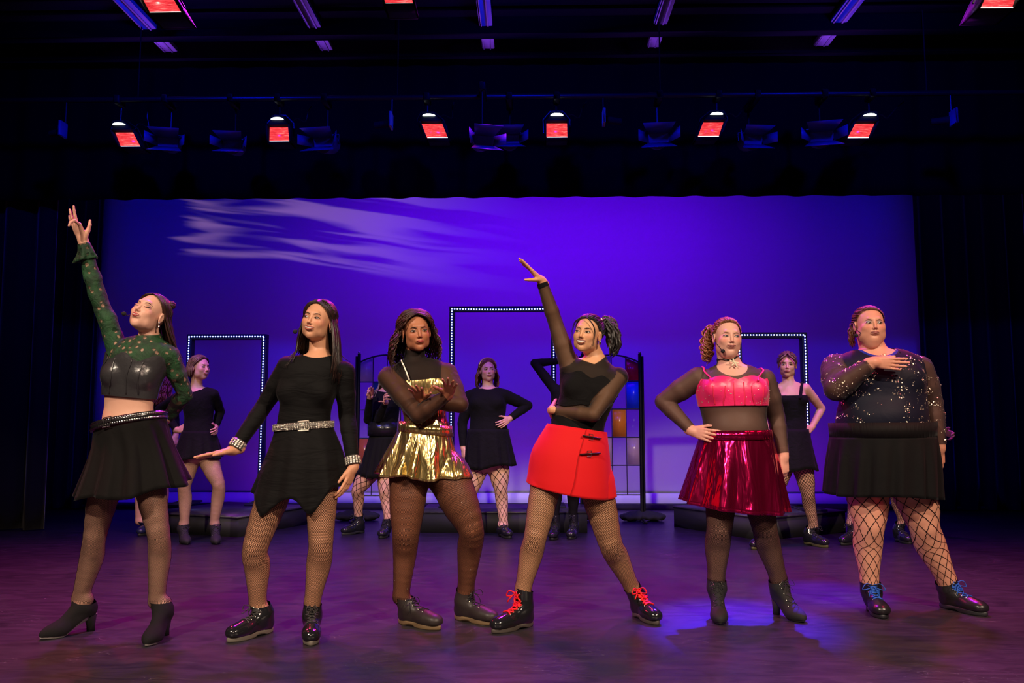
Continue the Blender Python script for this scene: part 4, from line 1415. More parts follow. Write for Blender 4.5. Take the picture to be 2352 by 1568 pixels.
# black soft goods
def drape(name, x0, x1, y, z0, z1, amp, n, mat, label=None, cat='curtain', ang=0, flare=0.0, group=None):
    nx = n * 10; nz_ = 12; V = []; F = []
    rs = np.random.RandomState(int(abs(x0 * 10 + y * 7)) + 1)
    ph = rs.rand(4) * 6
    for th in (0, .015):
        for j in range(nz_ + 1):
            t = j / nz_; z = z0 + (z1 - z0) * t
            for i in range(nx + 1):
                u = i / nx
                x = x0 + (x1 - x0) * u
                d = amp * (math.sin(2 * math.pi * n * u + ph[0] + .5 * math.sin(5 * u + ph[1])) + .4 * math.sin(2 * math.pi * n * 1.7 * u + ph[2])) * (1 - .35 * t)
                V.append((x + (1 - t) * flare * (u - .5), y + d + th + ang * (u - .5), z))
    m = (nz_ + 1) * (nx + 1)
    for j in range(nz_):
        for i in range(nx):
            a = j * (nx + 1) + i
            F.append((a, a + 1, a + nx + 2, a + nx + 1)); F.append((a + m, a + nx + 1 + m, a + nx + 2 + m, a + 1 + m))
        for i in (0, nx):
            a = j * (nx + 1) + i; F.append((a, a + nx + 1, a + nx + 1 + m, a + m))
    for i in range(nx):
        F.append((i, i + m, i + 1 + m, i + 1)); a = nz_ * (nx + 1) + i; F.append((a, a + 1, a + 1 + m, a + m))
    o = mesh_obj(name, V, F, mat, None, True)
    tag(o, label, cat, group)
    return o
drp = mat_fabric('black_velour', (.006, .006, .009), .9, 6, .2, .3, .1)
drape('wing_curtain', -7.9, -5.42, 10.25, .01, 4.85, .05, 12, drp, 'black drape hanging along the left edge of the blue backdrop')
drape('wing_curtain', 4.80, 7.9, 10.25, .01, 4.85, .05, 12, drp, 'black drape hanging along the right edge of the blue backdrop')
drape('wing_curtain', -7.6, -4.85, 8.2, .01, 4.85, .06, 9, drp, 'folded black wing curtain standing left of the stage behind raised arm', flare=.1)
drape('wing_curtain', 5.02, 7.9, 8.35, .01, 4.85, .07, 9, drp, 'folded black wing curtain at far right with pale vertical folds', flare=.1)
drape('border_curtain', -7.9, 7.9, 8.05, 3.29, 4.85, .02, 40, mat_fabric('black_border', (.0030, .0030, .0045), .95, 6, .1, 0, .02), 'long black border cloth hanging above the stage lights')

# ceiling with pale strips running away from us
tag(MB().box((-8, 2.6, 4.86), (8, 11.6, 5.0)).build('ceiling', mat_simple('ceiling_black', (.012, .010, .012), .8)), kind='structure')
strip_m = mat_simple('strip_paint', (.30, .27, .30), .5, nscale=9, nstr=.3)
beam_m = mat_simple('beam_black', (.0022, .002, .0022), .9, 0, .1, 20, .3)
ZS = 4.72
def zpt(px, py, z): return floor_pt(px, py, z)
labels = ['violet lit ceiling strip at far left, running back from the lens', 'violet lit ceiling strip, second from the left', 'violet lit ceiling strip nearest the middle', 'violet lit ceiling strip, second from the right', 'violet lit ceiling strip at far right, slanting the other way']
for i, (xa, xb) in enumerate(((274, 391), (690, 749), (1112, 1120), (1530, 1501), (1958, 1884))):
    xe = zpt(xb, 118, ZS)[0]; xs = zpt(xa, 0, ZS)[0]; xm = (xe + xs) / 2
    w = .062 if 0 < i < 4 else .075
    root = empty('ceiling_strip', (xm, 6, ZS), labels[i], 'ceiling strip', 'pale strips under the ceiling')
    yend = zpt(1176, 114, ZS)[1]
    for (ya, yb) in ((2.7, zpt(1176, 68, ZS)[1] - .0), (zpt(1176, 77, ZS)[1], yend)):
        m = MB(); m.box((xm - w, ya, ZS), (xm + w, yb, ZS + .05), .006); m.box((xm + w * .25, ya + .01, ZS - .012), (xm + w * .45, yb - .01, ZS + .002)); m.box((xm - w * .75, ya + .01, ZS - .008), (xm - w * .6, yb - .01, ZS + .002))
        m.build('strip_panel', strip_m, root)
    m = MB()
    for y in np.arange(2.9, yend, .9): m.box((xm - .012, y, ZS + .045), (xm + .012, y + .03, 4.87))
    m.build('hanger', beam_m, root)
for k, (py, th) in enumerate(((70, .10), (119, .06))):
    y = zpt(1176, py, 4.70)[1]
    tag(MB().box((-7.9, y - th / 2, 4.64), (7.9, y + th / 2, 4.86), .01).build('ceiling_beam', beam_m),
        ['dark crossbeam cutting across the violet strips', 'dark crossbeam where the violet strips end'][k], 'beam')
rs = np.random.RandomState(3)
sl_root = empty('slatted_ceiling', (0, 5, 4.8), 'dark slatted timber ceiling between the violet strips', 'ceiling panel')
for k in range(16):
    y = 4.1 + k * .24
    if y > 7.4: break
    mesh = MB().box((-7.8, y, 4.80 + .01 * rs.rand()), (7.8, y + .17, 4.865), .008).build('slat', beam_m, sl_root)

# ------------------------------------------------------------------ lights on the electrics
hous = mat_simple('housing_black', (.006, .006, .007), .8, 0, .2)
hous_blue_lit = mat_simple('housing_blue_light_tint', (.05, .06, .16), .45)  # blue light falling on the housings is put into this colour
glass_red = NB('red_gel'); 
tcn = glass_red.obj((1, 1, 1)); wv = glass_red.noise(45, 4, .7, glass_red.obj((.3, .3, 1.8)))
gc = glass_red.ramp(wv, [(.3, (.55, .01, .02)), (.55, (1.0, .06, .07)), (.75, (1.0, .35, .3))])
glass_red.set(Base_Color=(.02, .0, .0), Emission_Color=gc, Emission_Strength=1.15, Roughness=.3); glass_red = glass_red.m
slit = mat_emit('lamp_slit', (.85, 1.0, .88), 7.0)
lipw = mat_emit('lamp_lip', (1.0, .85, .8), 2.2)
pipe_m = mat_simple('batten_pipe', (.012, .012, .014), .4, .6)
YE = 7.3
for (y, z, lb) in ((YE, 4.02, 'black lighting pipe over the upstage row of lamps'), (5.35, 4.22, 'black lighting pipe at the very top of the picture')):
    m = MB(); m.tube([(-6.5, y, z), (6.5, y, z)], .025, 12)
    r_ = m.build('lighting_pipe', pipe_m, None, True); tag(r_, lb, 'pipe')
    m = MB()
    for x in np.arange(-6, 6.1, 2.4): m.tube([(x, y, z), (x, y, 4.80)], .006, 6)
    m.build('suspension_cable', pipe_m, r_, True, kind='stuff')
def flood(px, py, y, skew, label, group, zp, s=1.0):
    c = at(px, py, y)
    root = empty('stage_light', c, label, 'stage light', group)
    w, h, d = .095 * s, .078 * s, .16 * s
    X = np.array([1, 0, 0]); Zt = np.array([0, 0, 1.0])
    def P(a, b, e):   # a across, b depth (away positive), e height
        return c + X * (a * w + skew * e * .45 * w) + np.array([0, 1, 0]) * b + Zt * e * h
    m = MB()
    # housing shell: open front frame made of four walls and a back
    t = .10
    for (a0, a1, e0, e1) in ((-1.15, -1, -1.15, 1.15), (1, 1.15, -1.15, 1.15), (-1.15, 1.15, 1, 1.15), (-1.15, 1.15, -1.15, -1.05)):
        m.hexa([P(a0, -.03, e0), P(a1, -.03, e0), P(a1, d, e0), P(a0, d, e0), P(a0, -.03, e1), P(a1, -.03, e1), P(a1, d, e1), P(a0, d, e1)])
    m.hexa([P(-1.15, d, -1.15), P(1.15, d, -1.15), P(1.0, d + .08, -.8), P(-1.0, d + .08, -.8), P(-1.15, d, 1.15), P(1.15, d, 1.15), P(1.0, d + .08, .8), P(-1.0, d + .08, .8)])
    # hood above with slit
    m.hexa([P(-.85, -.02, 1.2), P(.85, -.02, 1.2), P(.85, d, 1.2), P(-.85, d, 1.2), P(-.55, .0, 2.25), P(.55, .0, 2.25), P(.55, d * .8, 2.25), P(-.55, d * .8, 2.25)])
    m.build('housing', hous, root)
    m = MB(); m.hexa([P(-1, .0, -1.0), P(1, .0, -1.0), P(1, .01, -1.0), P(-1, .01, -1.0), P(-1, .05, 1), P(1, .05, 1), P(1, .06, 1), P(-1, .06, 1)]); lens = m.build('lens', glass_red, root)
    m = MB(); m.hexa([P(-.95, -.012, -1.04), P(1.0, -.012, -1.04), P(1.0, .0, -1.04), P(-.95, .0, -1.04), P(-.95, -.012, -.90), P(1.0, -.012, -.90), P(1.0, .0, -.90), P(-.95, .0, -.90)]); m.build('lower_lip', lipw, lens)
    V = []; n = 14
    for k in range(n): 
        a = math.pi * k / (n - 1); V.append(P(.6 * math.cos(a), -.028, 1.62 + .26 * math.sin(a)))
    V += [v + np.array([0, .01, 0]) for v in V]
    F = [tuple(range(n)), tuple(range(2 * n - 1, n - 1, -1))] + [(i, i + n, (i + 1) % n + n, (i + 1) % n) for i in range(n)]
    mesh_obj('vent_slit', V, F, slit, root, False)
    m = MB(); top = P(0, d / 2, 1.9); pz = zp - .02
    m.tube([P(-1.25, d / 2, 0), P(-1.3, d / 2, 1.6), P(-.6, d / 2, 2.6), P(.6, d / 2, 2.6), P(1.3, d / 2, 1.6), P(1.25, d / 2, 0)], .007, 6)
    m.tube([P(0, d / 2, 2.5), (P(0, d / 2, 2.5)[0], P(0, d / 2, 2.5)[1], max(pz, P(0, d / 2, 2.7)[2]))], .010, 8)
    m.build('yoke', pipe_m, root, True)
    m = MB(); p = P(0, d / 2, 2.5); m.box((p[0] - .03, y - .03, pz - .02), (p[0] + .03, p[1] + .03, pz + .06), .008); m.build('clamp', pipe_m, root)
    m = MB(); m.tube(spline(np.array([P(.4, d, 1.5), P(1.4, d, 2.6), P(2.2, d, 2.2), P(2.6, d, 3.4), P(3.0, d, 4.2)]), 16), .005, 5); m.build('power_cable', pipe_m, root, True)
    return root
names = ['leftmost', 'second from left', 'third from left', 'fourth from left', 'fifth from left', 'rightmost']
for i, (px, py, sk) in enumerate(((292, 319, -1.0), (641, 307, -.2), (998, 299, -.7), (1279, 298, -.0), (1633, 296, .7), (1979, 299, 1.0))):
    flood(px, py, YE, sk, '%s glowing red flood lamp of the lower hanging row' % names[i], 'red flood lamps over the upstage', 4.02)
for i, (px, py, sk) in enumerate(((366, 3, -1.1), (912, -14, -.4), (2299, -8, .9))):
    flood(px, py, 5.35, sk, ['red flood lamp cut by the top edge at left', 'red flood lamp barely showing at the top edge, left of centre', 'red flood lamp in the top right corner'][i], 'red flood lamps at the top edge', 4.22, 1.15 if i != 1 else 1)
def dark_unit(px, py, y, w, h, sk, label, rot=0, body=hous_blue_lit):
    c = at(px, py, y); root = empty('stage_light', c, label, 'stage light', 'unlit lamps with barn doors')
    X = np.array([math.cos(rot), math.sin(rot), 0]); Yv = np.array([-math.sin(rot), math.cos(rot), 0]); Z = np.array([0, 0, 1.0])
    def P(a, b, e): return c + X * a * w + Yv * b + Z * e * h
    m = MB(); n = 12
    # lamp can
    m.tube([P(0, .26, .9), P(0, .20, .9), P(0, .05, .55), P(0, .0, .4)], [w * .3, w * .55, w * .6, w * .62], 14); m.build('lamp_can', body, root, True)
    # barn doors: four tapering leaves
    def leaf(pts):
        m = MB(); pts = [np.array(p) for p in pts]; nn = nz(np.cross(pts[1] - pts[0], pts[2] - pts[0])) * .004
        m.hexa([pts[0], pts[1], pts[1] + nn, pts[0] + nn, pts[3], pts[2], pts[2] + nn, pts[3] + nn]); m.build('barn_door', body, root)
    leaf([P(-.6, -.01, -.1), P(.6, -.01, -.1), P(1.0, -.14, -1.0), P(-1.0, -.14, -1.0)])
    leaf([P(-.6, -.01, .9), P(.6, -.01, .9), P(.9, -.20, 1.25), P(-.9, -.20, 1.25)])
    leaf([P(-.6, -.01, -.1), P(-.6, -.01, .9), P(-1.15, -.15, .9 + sk), P(-1.15, -.15, -.2 + sk)])
    leaf([P(.6, -.01, -.1), P(.6, -.01, .9), P(1.15, -.15, .9 - sk), P(1.15, -.15, -.2 - sk)])
    m = MB(); pz = 4.0
    m.tube([P(-.7, .1, .5), P(-.72, .1, 1.6), P(.72, .1, 1.6), P(.7, .1, .5)], .007, 6); q = P(0, .1, 1.6); m.tube([q, (q[0], q[1], max(pz, q[2] + .02))], .010, 8)
    m.build('yoke', pipe_m, root, True)
    m = MB(); m.box((q[0] - .03, min(YE, q[1]) - .03, pz - .02), (q[0] + .03, max(YE, q[1]) + .03, pz + .06), .008); m.build('clamp', pipe_m, root)
for i, (px, py, w, h, sk, rt) in enumerate(((385, 335, .15, .085, .1, .2), (533, 340, .14, .075, .0, .1), (742, 335, .16, .085, -.1, -.15), (1112, 332, .14, .085, .2, .25), (1170, 328, .15, .080, .0, 0), (1512, 326, .16, .09, -.1, -.1), (1730, 330, .15, .085, .1, .1), (1888, 322, .17, .09, .0, -.2))):
    dark_unit(px, py, YE + (.05, .05, .05, -.32, .12, .05, .22, .05)[i], w, h, sk, ['dim blue barn door lamp right of the leftmost red one', 'dim blue barn door lamp left of the second red one', 'dim blue barn door lamp right of the second red one', 'left of two dim blue lamps touching near the middle', 'right of two dim blue lamps touching near the middle', 'dim blue barn door lamp left of the fifth red one', 'dim blue barn door lamp right of the fifth red one', 'dim blue barn door lamp left of the rightmost red one'][i], rt)
pale = mat_simple('profile_side_lit', (.30, .26, .22), .5)  # pale tone stands in for side light on the hanging plates
for i, (px, py) in enumerate(((150, 296), (900, 276), (1386, 268), (2185, 268))):
    c = at(px, py, YE); root = empty('profile_lamp', c, ['pale edged profile lamp seen side on at far left', 'pale edged profile lamp seen edge on, left of the third red lamp', 'thin pale edged profile lamp right of the fourth red lamp', 'almost invisible profile lamp at far right'][i], 'stage light')
    m = MB(); m.box((c[0] - .012, c[1] - .10, c[2] - .09), (c[0] + .012, c[1] + .02, c[2] + .05), .004); m.build('shutter_plate', pale if i in (1, 2) else hous_blue_lit, root)
    m = MB(); sx = -1 if i != 2 else 1
    m.tube([(c[0] + sx * .02, c[1], c[2] - .03), (c[0] + sx * .16, c[1] + .05, c[2] - .03)], [.035, .03], 12); m.build('barrel', hous, root, True)
    m = MB(); m.tube([(c[0], c[1], c[2] + .05), (c[0], c[1], 4.0)], .008, 8); m.build('yoke', pipe_m, root, True)

# ------------------------------------------------------------------ platforms
plat_m = mat_simple('platform_black', (.012, .011, .012), .7, nscale=30, nstr=.2)
def platform(corn, h, label):
    """corn: four floor corners, counter clockwise from front left"""
    C = np.array([[x, y, 0] for (x, y) in corn]); cen = C.mean(0)
    root = empty('platform', cen, label, 'platform')
    m = MB(); I = cen + (C - cen) * .985
    m.hexa(list(I) + list(I + np.array([0, 0, h - .02]))); m.build('side_skirt', plat_m, root)
    m = MB(); m.hexa(list(C + np.array([0, 0, h - .02])) + list(C + np.array([0, 0, h]))); m.build('deck_board', FM, root)
fp = lambda px, py: tuple(floor_pt(px, py)[:2])
a, b = fp(388, 1224), fp(546, 1234)
d = nz(np.array(b) - np.array(a)); n_ = np.array([-d[1], d[0]])
platform([tuple(np.array(a) - d * .3), b, tuple(np.array(b) + n_ * 1.15), tuple(np.array(a) - d * .3 + n_ * 1.15)], .19, 'low black platform under the left doorway')
a, b = fp(962, 1223), fp(1352, 1223)
platform([a, b, (b[0], b[1] + .76), (a[0], a[1] + .76)], .20, 'low black platform under the tall middle doorway')
b = np.array(fp(1752, 1242)); c_ = np.array(fp(1951, 1222)); d = nz(c_ - b); n_ = np.array([-d[1], d[0]])
platform([tuple(b), tuple(b + d * 1.15), tuple(b + d * 1.15 + n_ * 1.2), tuple(b + n_ * 1.2)], .21, 'low black platform under the right doorway')

# ------------------------------------------------------------------ doorways outlined in light
fr_m = mat_simple('frame_black', (.006, .006, .012), .6)
led_m = mat_emit('led_dot', (.30, .36, 1.0), 9.0)
rib_m = mat_simple('led_ribbon', (.05, .05, .22), .5)
def doorway(xl, xr, ytop, y, z0, label, label2, rot=0.0, w=.055, sag=0.0):
    a = at(xl, ytop, y); b = at(xr, ytop, y)
    x0, x1, zt = a[0], b[0], (a[2] + b[2]) / 2
    c = np.array([(x0 + x1) / 2, y, z0])
    root = empty('door_frame', c, label, 'door frame')
    Mx = Matrix.Translation(Vector(c)) @ Matrix.Rotation(rot, 4, 'Z')
    hw = (x1 - x0) / 2
    for q in (-1, 1):
        m = MB(); m.box((q * hw - (w if q > 0 else 0), -.04, 0), (q * hw + (w if q < 0 else 0), .05, zt - z0 - w), .004, Mx); m.build('post', fr_m, root)
        m = MB(); m.box((q * (hw - w / 2) - .11, -.2, .0), (q * (hw - w / 2) + .11, .22, .02), .004, Mx); m.build('base_plate', fr_m, root)
    m = MB(); m.box((-hw, -.04, zt - z0 - w), (hw, .05, zt - z0), .004, Mx); m.build('lintel', fr_m, root)
    m = MB(); yf = -.046; H = zt - z0 - w / 2; g = hw - w / 2
    m.box((-g - .006, yf, .03), (-g + .006, yf + .006, H), 0, Mx); m.box((g - .006, yf, .03), (g + .006, yf + .006, H), 0, Mx); m.box((-g, yf, H - .006), (g, yf + .006, H + .006), 0, Mx)
    sr = m.build('led_strip', rib_m, root)
    m = MB(); st = .029; k = 0
    pts = [(-g, z) for z in np.arange(.05, H, st)] + [(x, H) for x in np.arange(-g, g, st)] + [(g, z) for z in np.arange(.05, H, st)]
    for (x, z) in pts:
        if abs(z - H) < 1e-6: z = H - sag * (1 - (x / g) ** 2)
        m.box((x - .0055, yf - .006, z - .0062), (x + .0055, yf, z + .0062), .002, Mx)
    o = m.build('led_dots', led_m, sr, kind='stuff')
doorway(433, 615, 768, 8.95, .19, 'black door frame standing on the left platform', 'blue white light strip outlining the left doorway')
doorway(1033, 1277, 704, 8.66, .20, 'tallest black door frame standing in the middle', 'blue white light strip outlining the tall middle doorway', sag=.010)
doorway(1688, 1851, 764, 8.3, .21, 'black door frame standing on the right platform', 'blue white light strip outlining the right doorway', rot=.0)

# ------------------------------------------------------------------ stained glass screens
glassc = {}
def pane_mat(nm, col, tr):
    if nm in glassc: return glassc[nm]
    b = NB('glass_' + nm); b.set(Base_Color=col, Roughness=.25, Alpha=tr)
    b.bump(b.noise(14, 3, .5, b.obj()), .3, .01)
    glassc[nm] = b.m; return b.m
pm = {'tan': pane_mat('tan', srgb(205, 165, 160), .66), 'red': pane_mat('red', (.9, .004, .02), .9), 'blue': pane_mat('blue', (.01, .06, .9), .85), 'orange': pane_mat('orange', (.85, .25, .01), .9),
      'teal': pane_mat('teal', srgb(5, 60, 105), .8), 'rust': pane_mat('rust', (.6, .12, .03), .8), 'clear': pane_mat('clear', srgb(70, 40, 160), .10)}
scr_m = mat_simple('screen_metal', (.012, .010, .012), .35, .3)
def screen(xpole, px_cols, zrows, top_z, arch, y, label, cells, base_px):
    """px_cols: x of the cell edges left to right in metres"""
    root = empty('stained_glass_screen', ((px_cols[0] + px_cols[-1]) / 2, y, 0), label, 'screen')
    for x in (px_cols[0], px_cols[-1]):
        m = MB(); m.tube([(x, y, .0), (x, y, top_z)], .019, 12); m.tube([(x + (.03 if x == px_cols[-1] else -.03), y, .01), (x + (.03 if x == px_cols[-1] else -.03), y, top_z - .03)], .012, 10); p = m.build('pole', scr_m, root, True)
        V, T = snets([ell((x, y, top_z + .012), np.eye(3), [.018, .018, .016])], .004, pad=.01); mesh_obj('finial', V, T, silver, p)
        m = MB()
        for q in (-1, 1): m.box((x - .02, y - (.28 if q < 0 else 0), .0), (x + .02, y + (.28 if q > 0 else 0), .03), .006)
        m.build('foot', scr_m, root)
        # sandbag draped on the foot
        cx_ = x
        V, T = snets([ell((cx_ - .12, y - .02, .045), np.eye(3), [.13, .10, .045], 'x', .03), ell((cx_ + .13, y - .0, .045), np.eye(3), [.13, .10, .045], 'x', .03), cap((cx_ - .1, y, .06), (cx_ + .1, y, .06), .045, .045, 'x', .03)], .012, pad=.02)
        V[:, 2] += .006 * np.sin(V[:, 0] * 60) * np.sin(V[:, 1] * 47)
        V[:, 2] = np.maximum(V[:, 2], .002)
        o = mesh_obj('sandbag', V, T, mat_fabric('sandbag_cloth', (.02, .016, .028), .9, 14, .6), None)
        tag(o, ('dark sandbag slumped at the foot of the ' + ('left' if x == px_cols[0] else 'right') + ' pole of the ' + ('left' if px_cols[0] < 0 else 'right') + ' glass screen'), 'sandbag')
    X0, X1 = px_cols[0], px_cols[-1]; xm = (X0 + X1) / 2
    za = zrows[0]
    def archz(x): return top_z - .10 + arch * (1 - ((x - xm) / ((X1 - X0) / 2)) ** 2)
    m = MB(); xs = np.linspace(X0, X1, 24); m.tube([(x, y, archz(x)) for x in xs], .010, 8); m.build('arch_bar', scr_m, root, True)
    for z in zrows:
        m = MB(); m.tube([(X0, y, z), (X1, y, z)], .0065, 8); m.build('crossbar', scr_m, root, True)
    for x in px_cols[1:-1]:
        m = MB(); m.tube([(x, y, zrows[-1]), (x, y, archz(x))], .0045, 6); m.build('upright_bar', scr_m, root, True)
    nrow = len(zrows)
    for r in range(nrow):
        for c in range(len(px_cols) - 1):
            xa, xb = px_cols[c] + .006, px_cols[c + 1] - .006
            kd = cells.get((r, c), 'clear')
            if r == 0: zb = zrows[0] + .007; zt = (archz(xa) - .012, archz(xb) - .012)
            else: zb = zrows[r] + .007; zt = (zrows[r - 1] - .007,) * 2
            m = MB(); m.hexa([(xa, y - .002, zb), (xb, y - .002, zb), (xb, y + .002, zb), (xa, y + .002, zb), (xa, y - .002, zt[0]), (xb, y - .002, zt[1]), (xb, y + .002, zt[1]), (xa, y + .002, zt[0])])
            m.build('pane', pm[kd], root)
ys = 9.14
zr = [at(1440, p, ys)[2] for p in (875, 939, 1004, 1068, 1136)]
xr = at(1472, 1000, ys)[0]; cw = .157
screen(None, [xr - cw * 4, xr - cw * 3, xr - cw * 2, xr - cw, xr], zr, at(1472, 812, ys)[2], .085, ys, 'arched stained glass screen on poles behind the red skirt',
       {(0, 3): 'red', (0, 1): 'tan', (1, 3): 'blue', (1, 0): 'orange', (2, 2): 'orange', (2, 0): 'tan', (3, 3): 'tan', (3, 1): 'tan', (4, 1): 'tan'}, None)
xl = at(822, 1000, ys)[0]
zr = [at(840, p, ys)[2] for p in (877, 941, 1006, 1070, 1138)]
screen(None, [xl, xl + cw, xl + cw * 2, xl + cw * 3, xl + cw * 4], zr, at(822, 812, ys)[2], .085, ys, 'arched stained glass screen on poles behind the gold skirt',
       {(0, 0): 'tan', (0, 3): 'red', (1, 1): 'teal', (2, 2): 'tan', (3, 0): 'rust', (3, 2): 'tan'}, None)
# ================================================================== front row
if want('f1'):
    f = Fig('woman in green lace top and black leather corset with one arm raised high',
        levels=[(265, 1080, 342, 1075, .085), (242, 1030, 356, 1020, .108, .03, -.03), (236, 985, 364, 962, .10, .03, -.03), (241, 935, 352, 935, .083, .03, -.03),
                (242, 885, 360, 890, .092, .03, -.03), (246, 835, 378, 850, .10, .03, -.03), (255, 800, 386, 820, .092, .03, -.03), (277, 780, 388, 798, .07, .02, -.02), (320, 768, 370, 780, .055)],
        arms={'A': ((268, 792, .02), (222, 672, -.02), (191, 553, -.06)), 'B': ((389, 815, .0), (425, 905, .10), (382, 962, .20))},
        legs={'A': ((262, 1050), (217, 1235, -.02), (184, 1375)), 'B': ((338, 1050), (364, 1225, -.04), (360, 1380))},
        feet={'A': dict(toe=(91, 1470), yaw=-68, len=.27, hz=.085), 'B': dict(toe=(335, 1486), yaw=-22, len=.25, hz=.085)},
        head=dict(at=(344, 722, -.02), yaw=-30, pitch=24, roll=14, scale=.99, smile=.1, w=.95, jaw=.9), neck=(345, 795, .02), neck_r=.047,
        skin=(222, 172, 148), leg_r={'A': (.080, .072, .052, .055, .036), 'B': (.078, .069, .052, .053, .036)},
        bust=[(280, 862, .052, .062), (342, 868, .056, .062)], arm_r=(.046, .041, .033, .034, .024),
        hands={'A': dict(tip=(148, 452, -.10), thumb=(.5, -.5, .5), palm=(.2, -.9, .3), curl=(.95, .12, .10, .15), spread=.16, th=(.5, .7, .5)),
               'B': dict(tip=(345, 985, .24), thumb=(0, 0, -1), palm=(0, -1, 0))},
        face=dict(eyes_closed=True, gaze=(-1, 1), lip=(.38, .05, .05), lipname='lips_red', open=.35, shadow=srgb(84, 92, 52), shadow_w=.8, brow_up=.4, blush=.35))
    lace = mat_lace('green_lace', srgb(20, 74, 36), srgb(9, 36, 18))
    f.shell('lace_top', lace, f.top_mask(lo=4.6, sleeves=(1.80, 1.9), neck=.062), .006, lumps=.004, lump_f=60)
    # ruffled bell cuff on the raised arm
    S_, E_, W_ = f.arm['A']; u = nz(W_ - E_); s1 = nz(np.cross(u, [0, 1, 0])); s2 = np.cross(u, s1)
    cu = W_ * .82 + E_ * .18
    skirt('cuff_ruffle', f.root, lace, [(cu + u * .035, s1, s2, .030, .030, .0), (cu - u * .005, s1, s2, .040, .038, .06), (cu - u * .055 - np.array([.012, 0, 0]), s1, s2, .062, .050, .16)], 5, nu=90, nv=10, seed=4, thick=.002)
    # corset
    cor = mat_simple('corset_leather', (.034, .033, .036), .27, 0, .7, 20, .35, .008)
    hf = lambda V: .018 * np.cos((V - f.levC[5]) @ nz(f.levL[5]) * 42)
    f.shell('corset', cor, f.top_mask(lo=3.5, hi=5.62, sleeves=(0, 0), hifun=hf), .0145)
    for x in (-.095, -.045, .045, .095):
        pl = []
        for l in np.linspace(3.6, 5.45, 12):
            i = l; C = np.array([np.interp(i, range(9), f.levC[:, j]) for j in range(3)]); L = nz([np.interp(i, range(9), f.levL[:, j]) for j in range(3)])
            a = np.interp(i, range(9), f.levA); b = np.interp(i, range(9), f.levB)
            c = C + L * x + f.F * (b * math.sqrt(max(0.05, 1 - (x / a) ** 2)) + .0)
            pl.append(c)
        pl = push_out(np.array(pl), f.prims, .0158)
        V, F = tube_mesh([pl], [np.full(12, .0026)], 5)
        mesh_obj('corset_boning', V, F, cor, f.root)
    f.tights(net_fine)
    r0 = f.ring(227, 990, 373, 960, .82, .0, 0, .03, -.03); r1 = f.ring(214, 1045, 396, 1025, .80, .045)
    skirt('skirt', f.root, blk_skirt, [r0, r1, f.ring(186, 1132, 430, 1108, .80, .075), ], 11, hem=lambda t: -.012 * math.sin(t * 5 + 1) - .035 * max(0, math.sin(t)), sharp=.35, phase=.6, seed=3, body=[p for p in f.prims if p['g'] in ('torso', 'legA', 'legB')])
    c, Lu, Fu, A, B, _ = f.ring(226, 984, 371, 952, .82, 0, 0, .03, -.03)
    belt = band('studded_belt', f.root, leather, c, Lu, Fu, A + .006, B + .006, .042, up=f.up)
    pp = []; nn = []
    for i in range(58):
        t = -math.pi * 1.15 + math.pi * 1.3 * i / 57 + .0
        for z in (-.011, .011):
            n_ = nz(math.cos(t) * Lu / A + math.sin(t) * -Fu * -1 / B)
            pp.append(c + f.up * z + (A + .0105) * math.cos(t) * Lu + (B + .0105) * math.sin(t) * Fu * 1); nn.append(nz(math.cos(t) * Lu / A + math.sin(t) * Fu / B))
    pp2 = []; nn2 = []
    for i in range(58):
        t = -.25 + (math.pi + .5) * i / 57
        for z in (-.0115, .0115):
            pp2.append(c + f.up * z + (A + .0105) * math.cos(t) * Lu + (B + .0105) * math.sin(t) * Fu); nn2.append(nz(math.cos(t) * Lu / A + math.sin(t) * Fu / B))
    pills('belt_studs', belt, silver, pp2, nn2, .0058, kind='stuff', flat=.8, n=4)
    bc = c + Fu * (B + .014) + Lu * -.01
    mb = MB(); q = [bc + Lu * a + f.up * b_ for a, b_ in ((-.02, -.024), (.02, -.024), (.02, .024), (-.02, .024), (-.02, -.024))]
    mb.tube(q, .0035, 6); mb.tube([bc, bc + Lu * .022], .0025, 6); mb.build('buckle', silver, belt, True)
    f.boots(style='heel', mat=suede, sole_mat=mat_simple('sole_pale', (.3, .28, .26), .6), top=.045, width=.040)
    hm = mat_hair('hair_dark_brown', (.012, .005, .004), (.045, .016, .011))
    hair_cap(f.hd, f.hV, f.hT, hm, f.root, .006, lift=.06)
    hair_long(f.hd, f.root, hm, f.allbody, 130, .27, part=.0, seed=5, front=1.35, drop=None, bias=(.03, .05, 0), side_w=(.7, 1.1))
    for (x, y, z, r) in ((.055, -.045, .098, .020), (.040, -.055, .112, .015), (-.045, -.05, .10, .018)):
        rs = np.random.RandomState(2); ps = []; rr = []
        for i in range(5):
            t = np.linspace(0, 6.3, 22); d = nz(rs.randn(3)); e = nz(np.cross(d, rs.randn(3))); g = np.cross(d, e)
            ps.append(f.hd.P(x, y, z) + r * .75 * (np.cos(t)[:, None] * e + np.sin(t)[:, None] * g)); rr.append(np.full(22, r * .38))
        V, F = tube_mesh(ps, rr, 6); mesh_obj('hair_bun', V, F, hm, f.root)
    f.mic(-1, ball=(.066, .074, -.066)); f.earrings((1,), r=.004, drop=.02)
    f1 = f

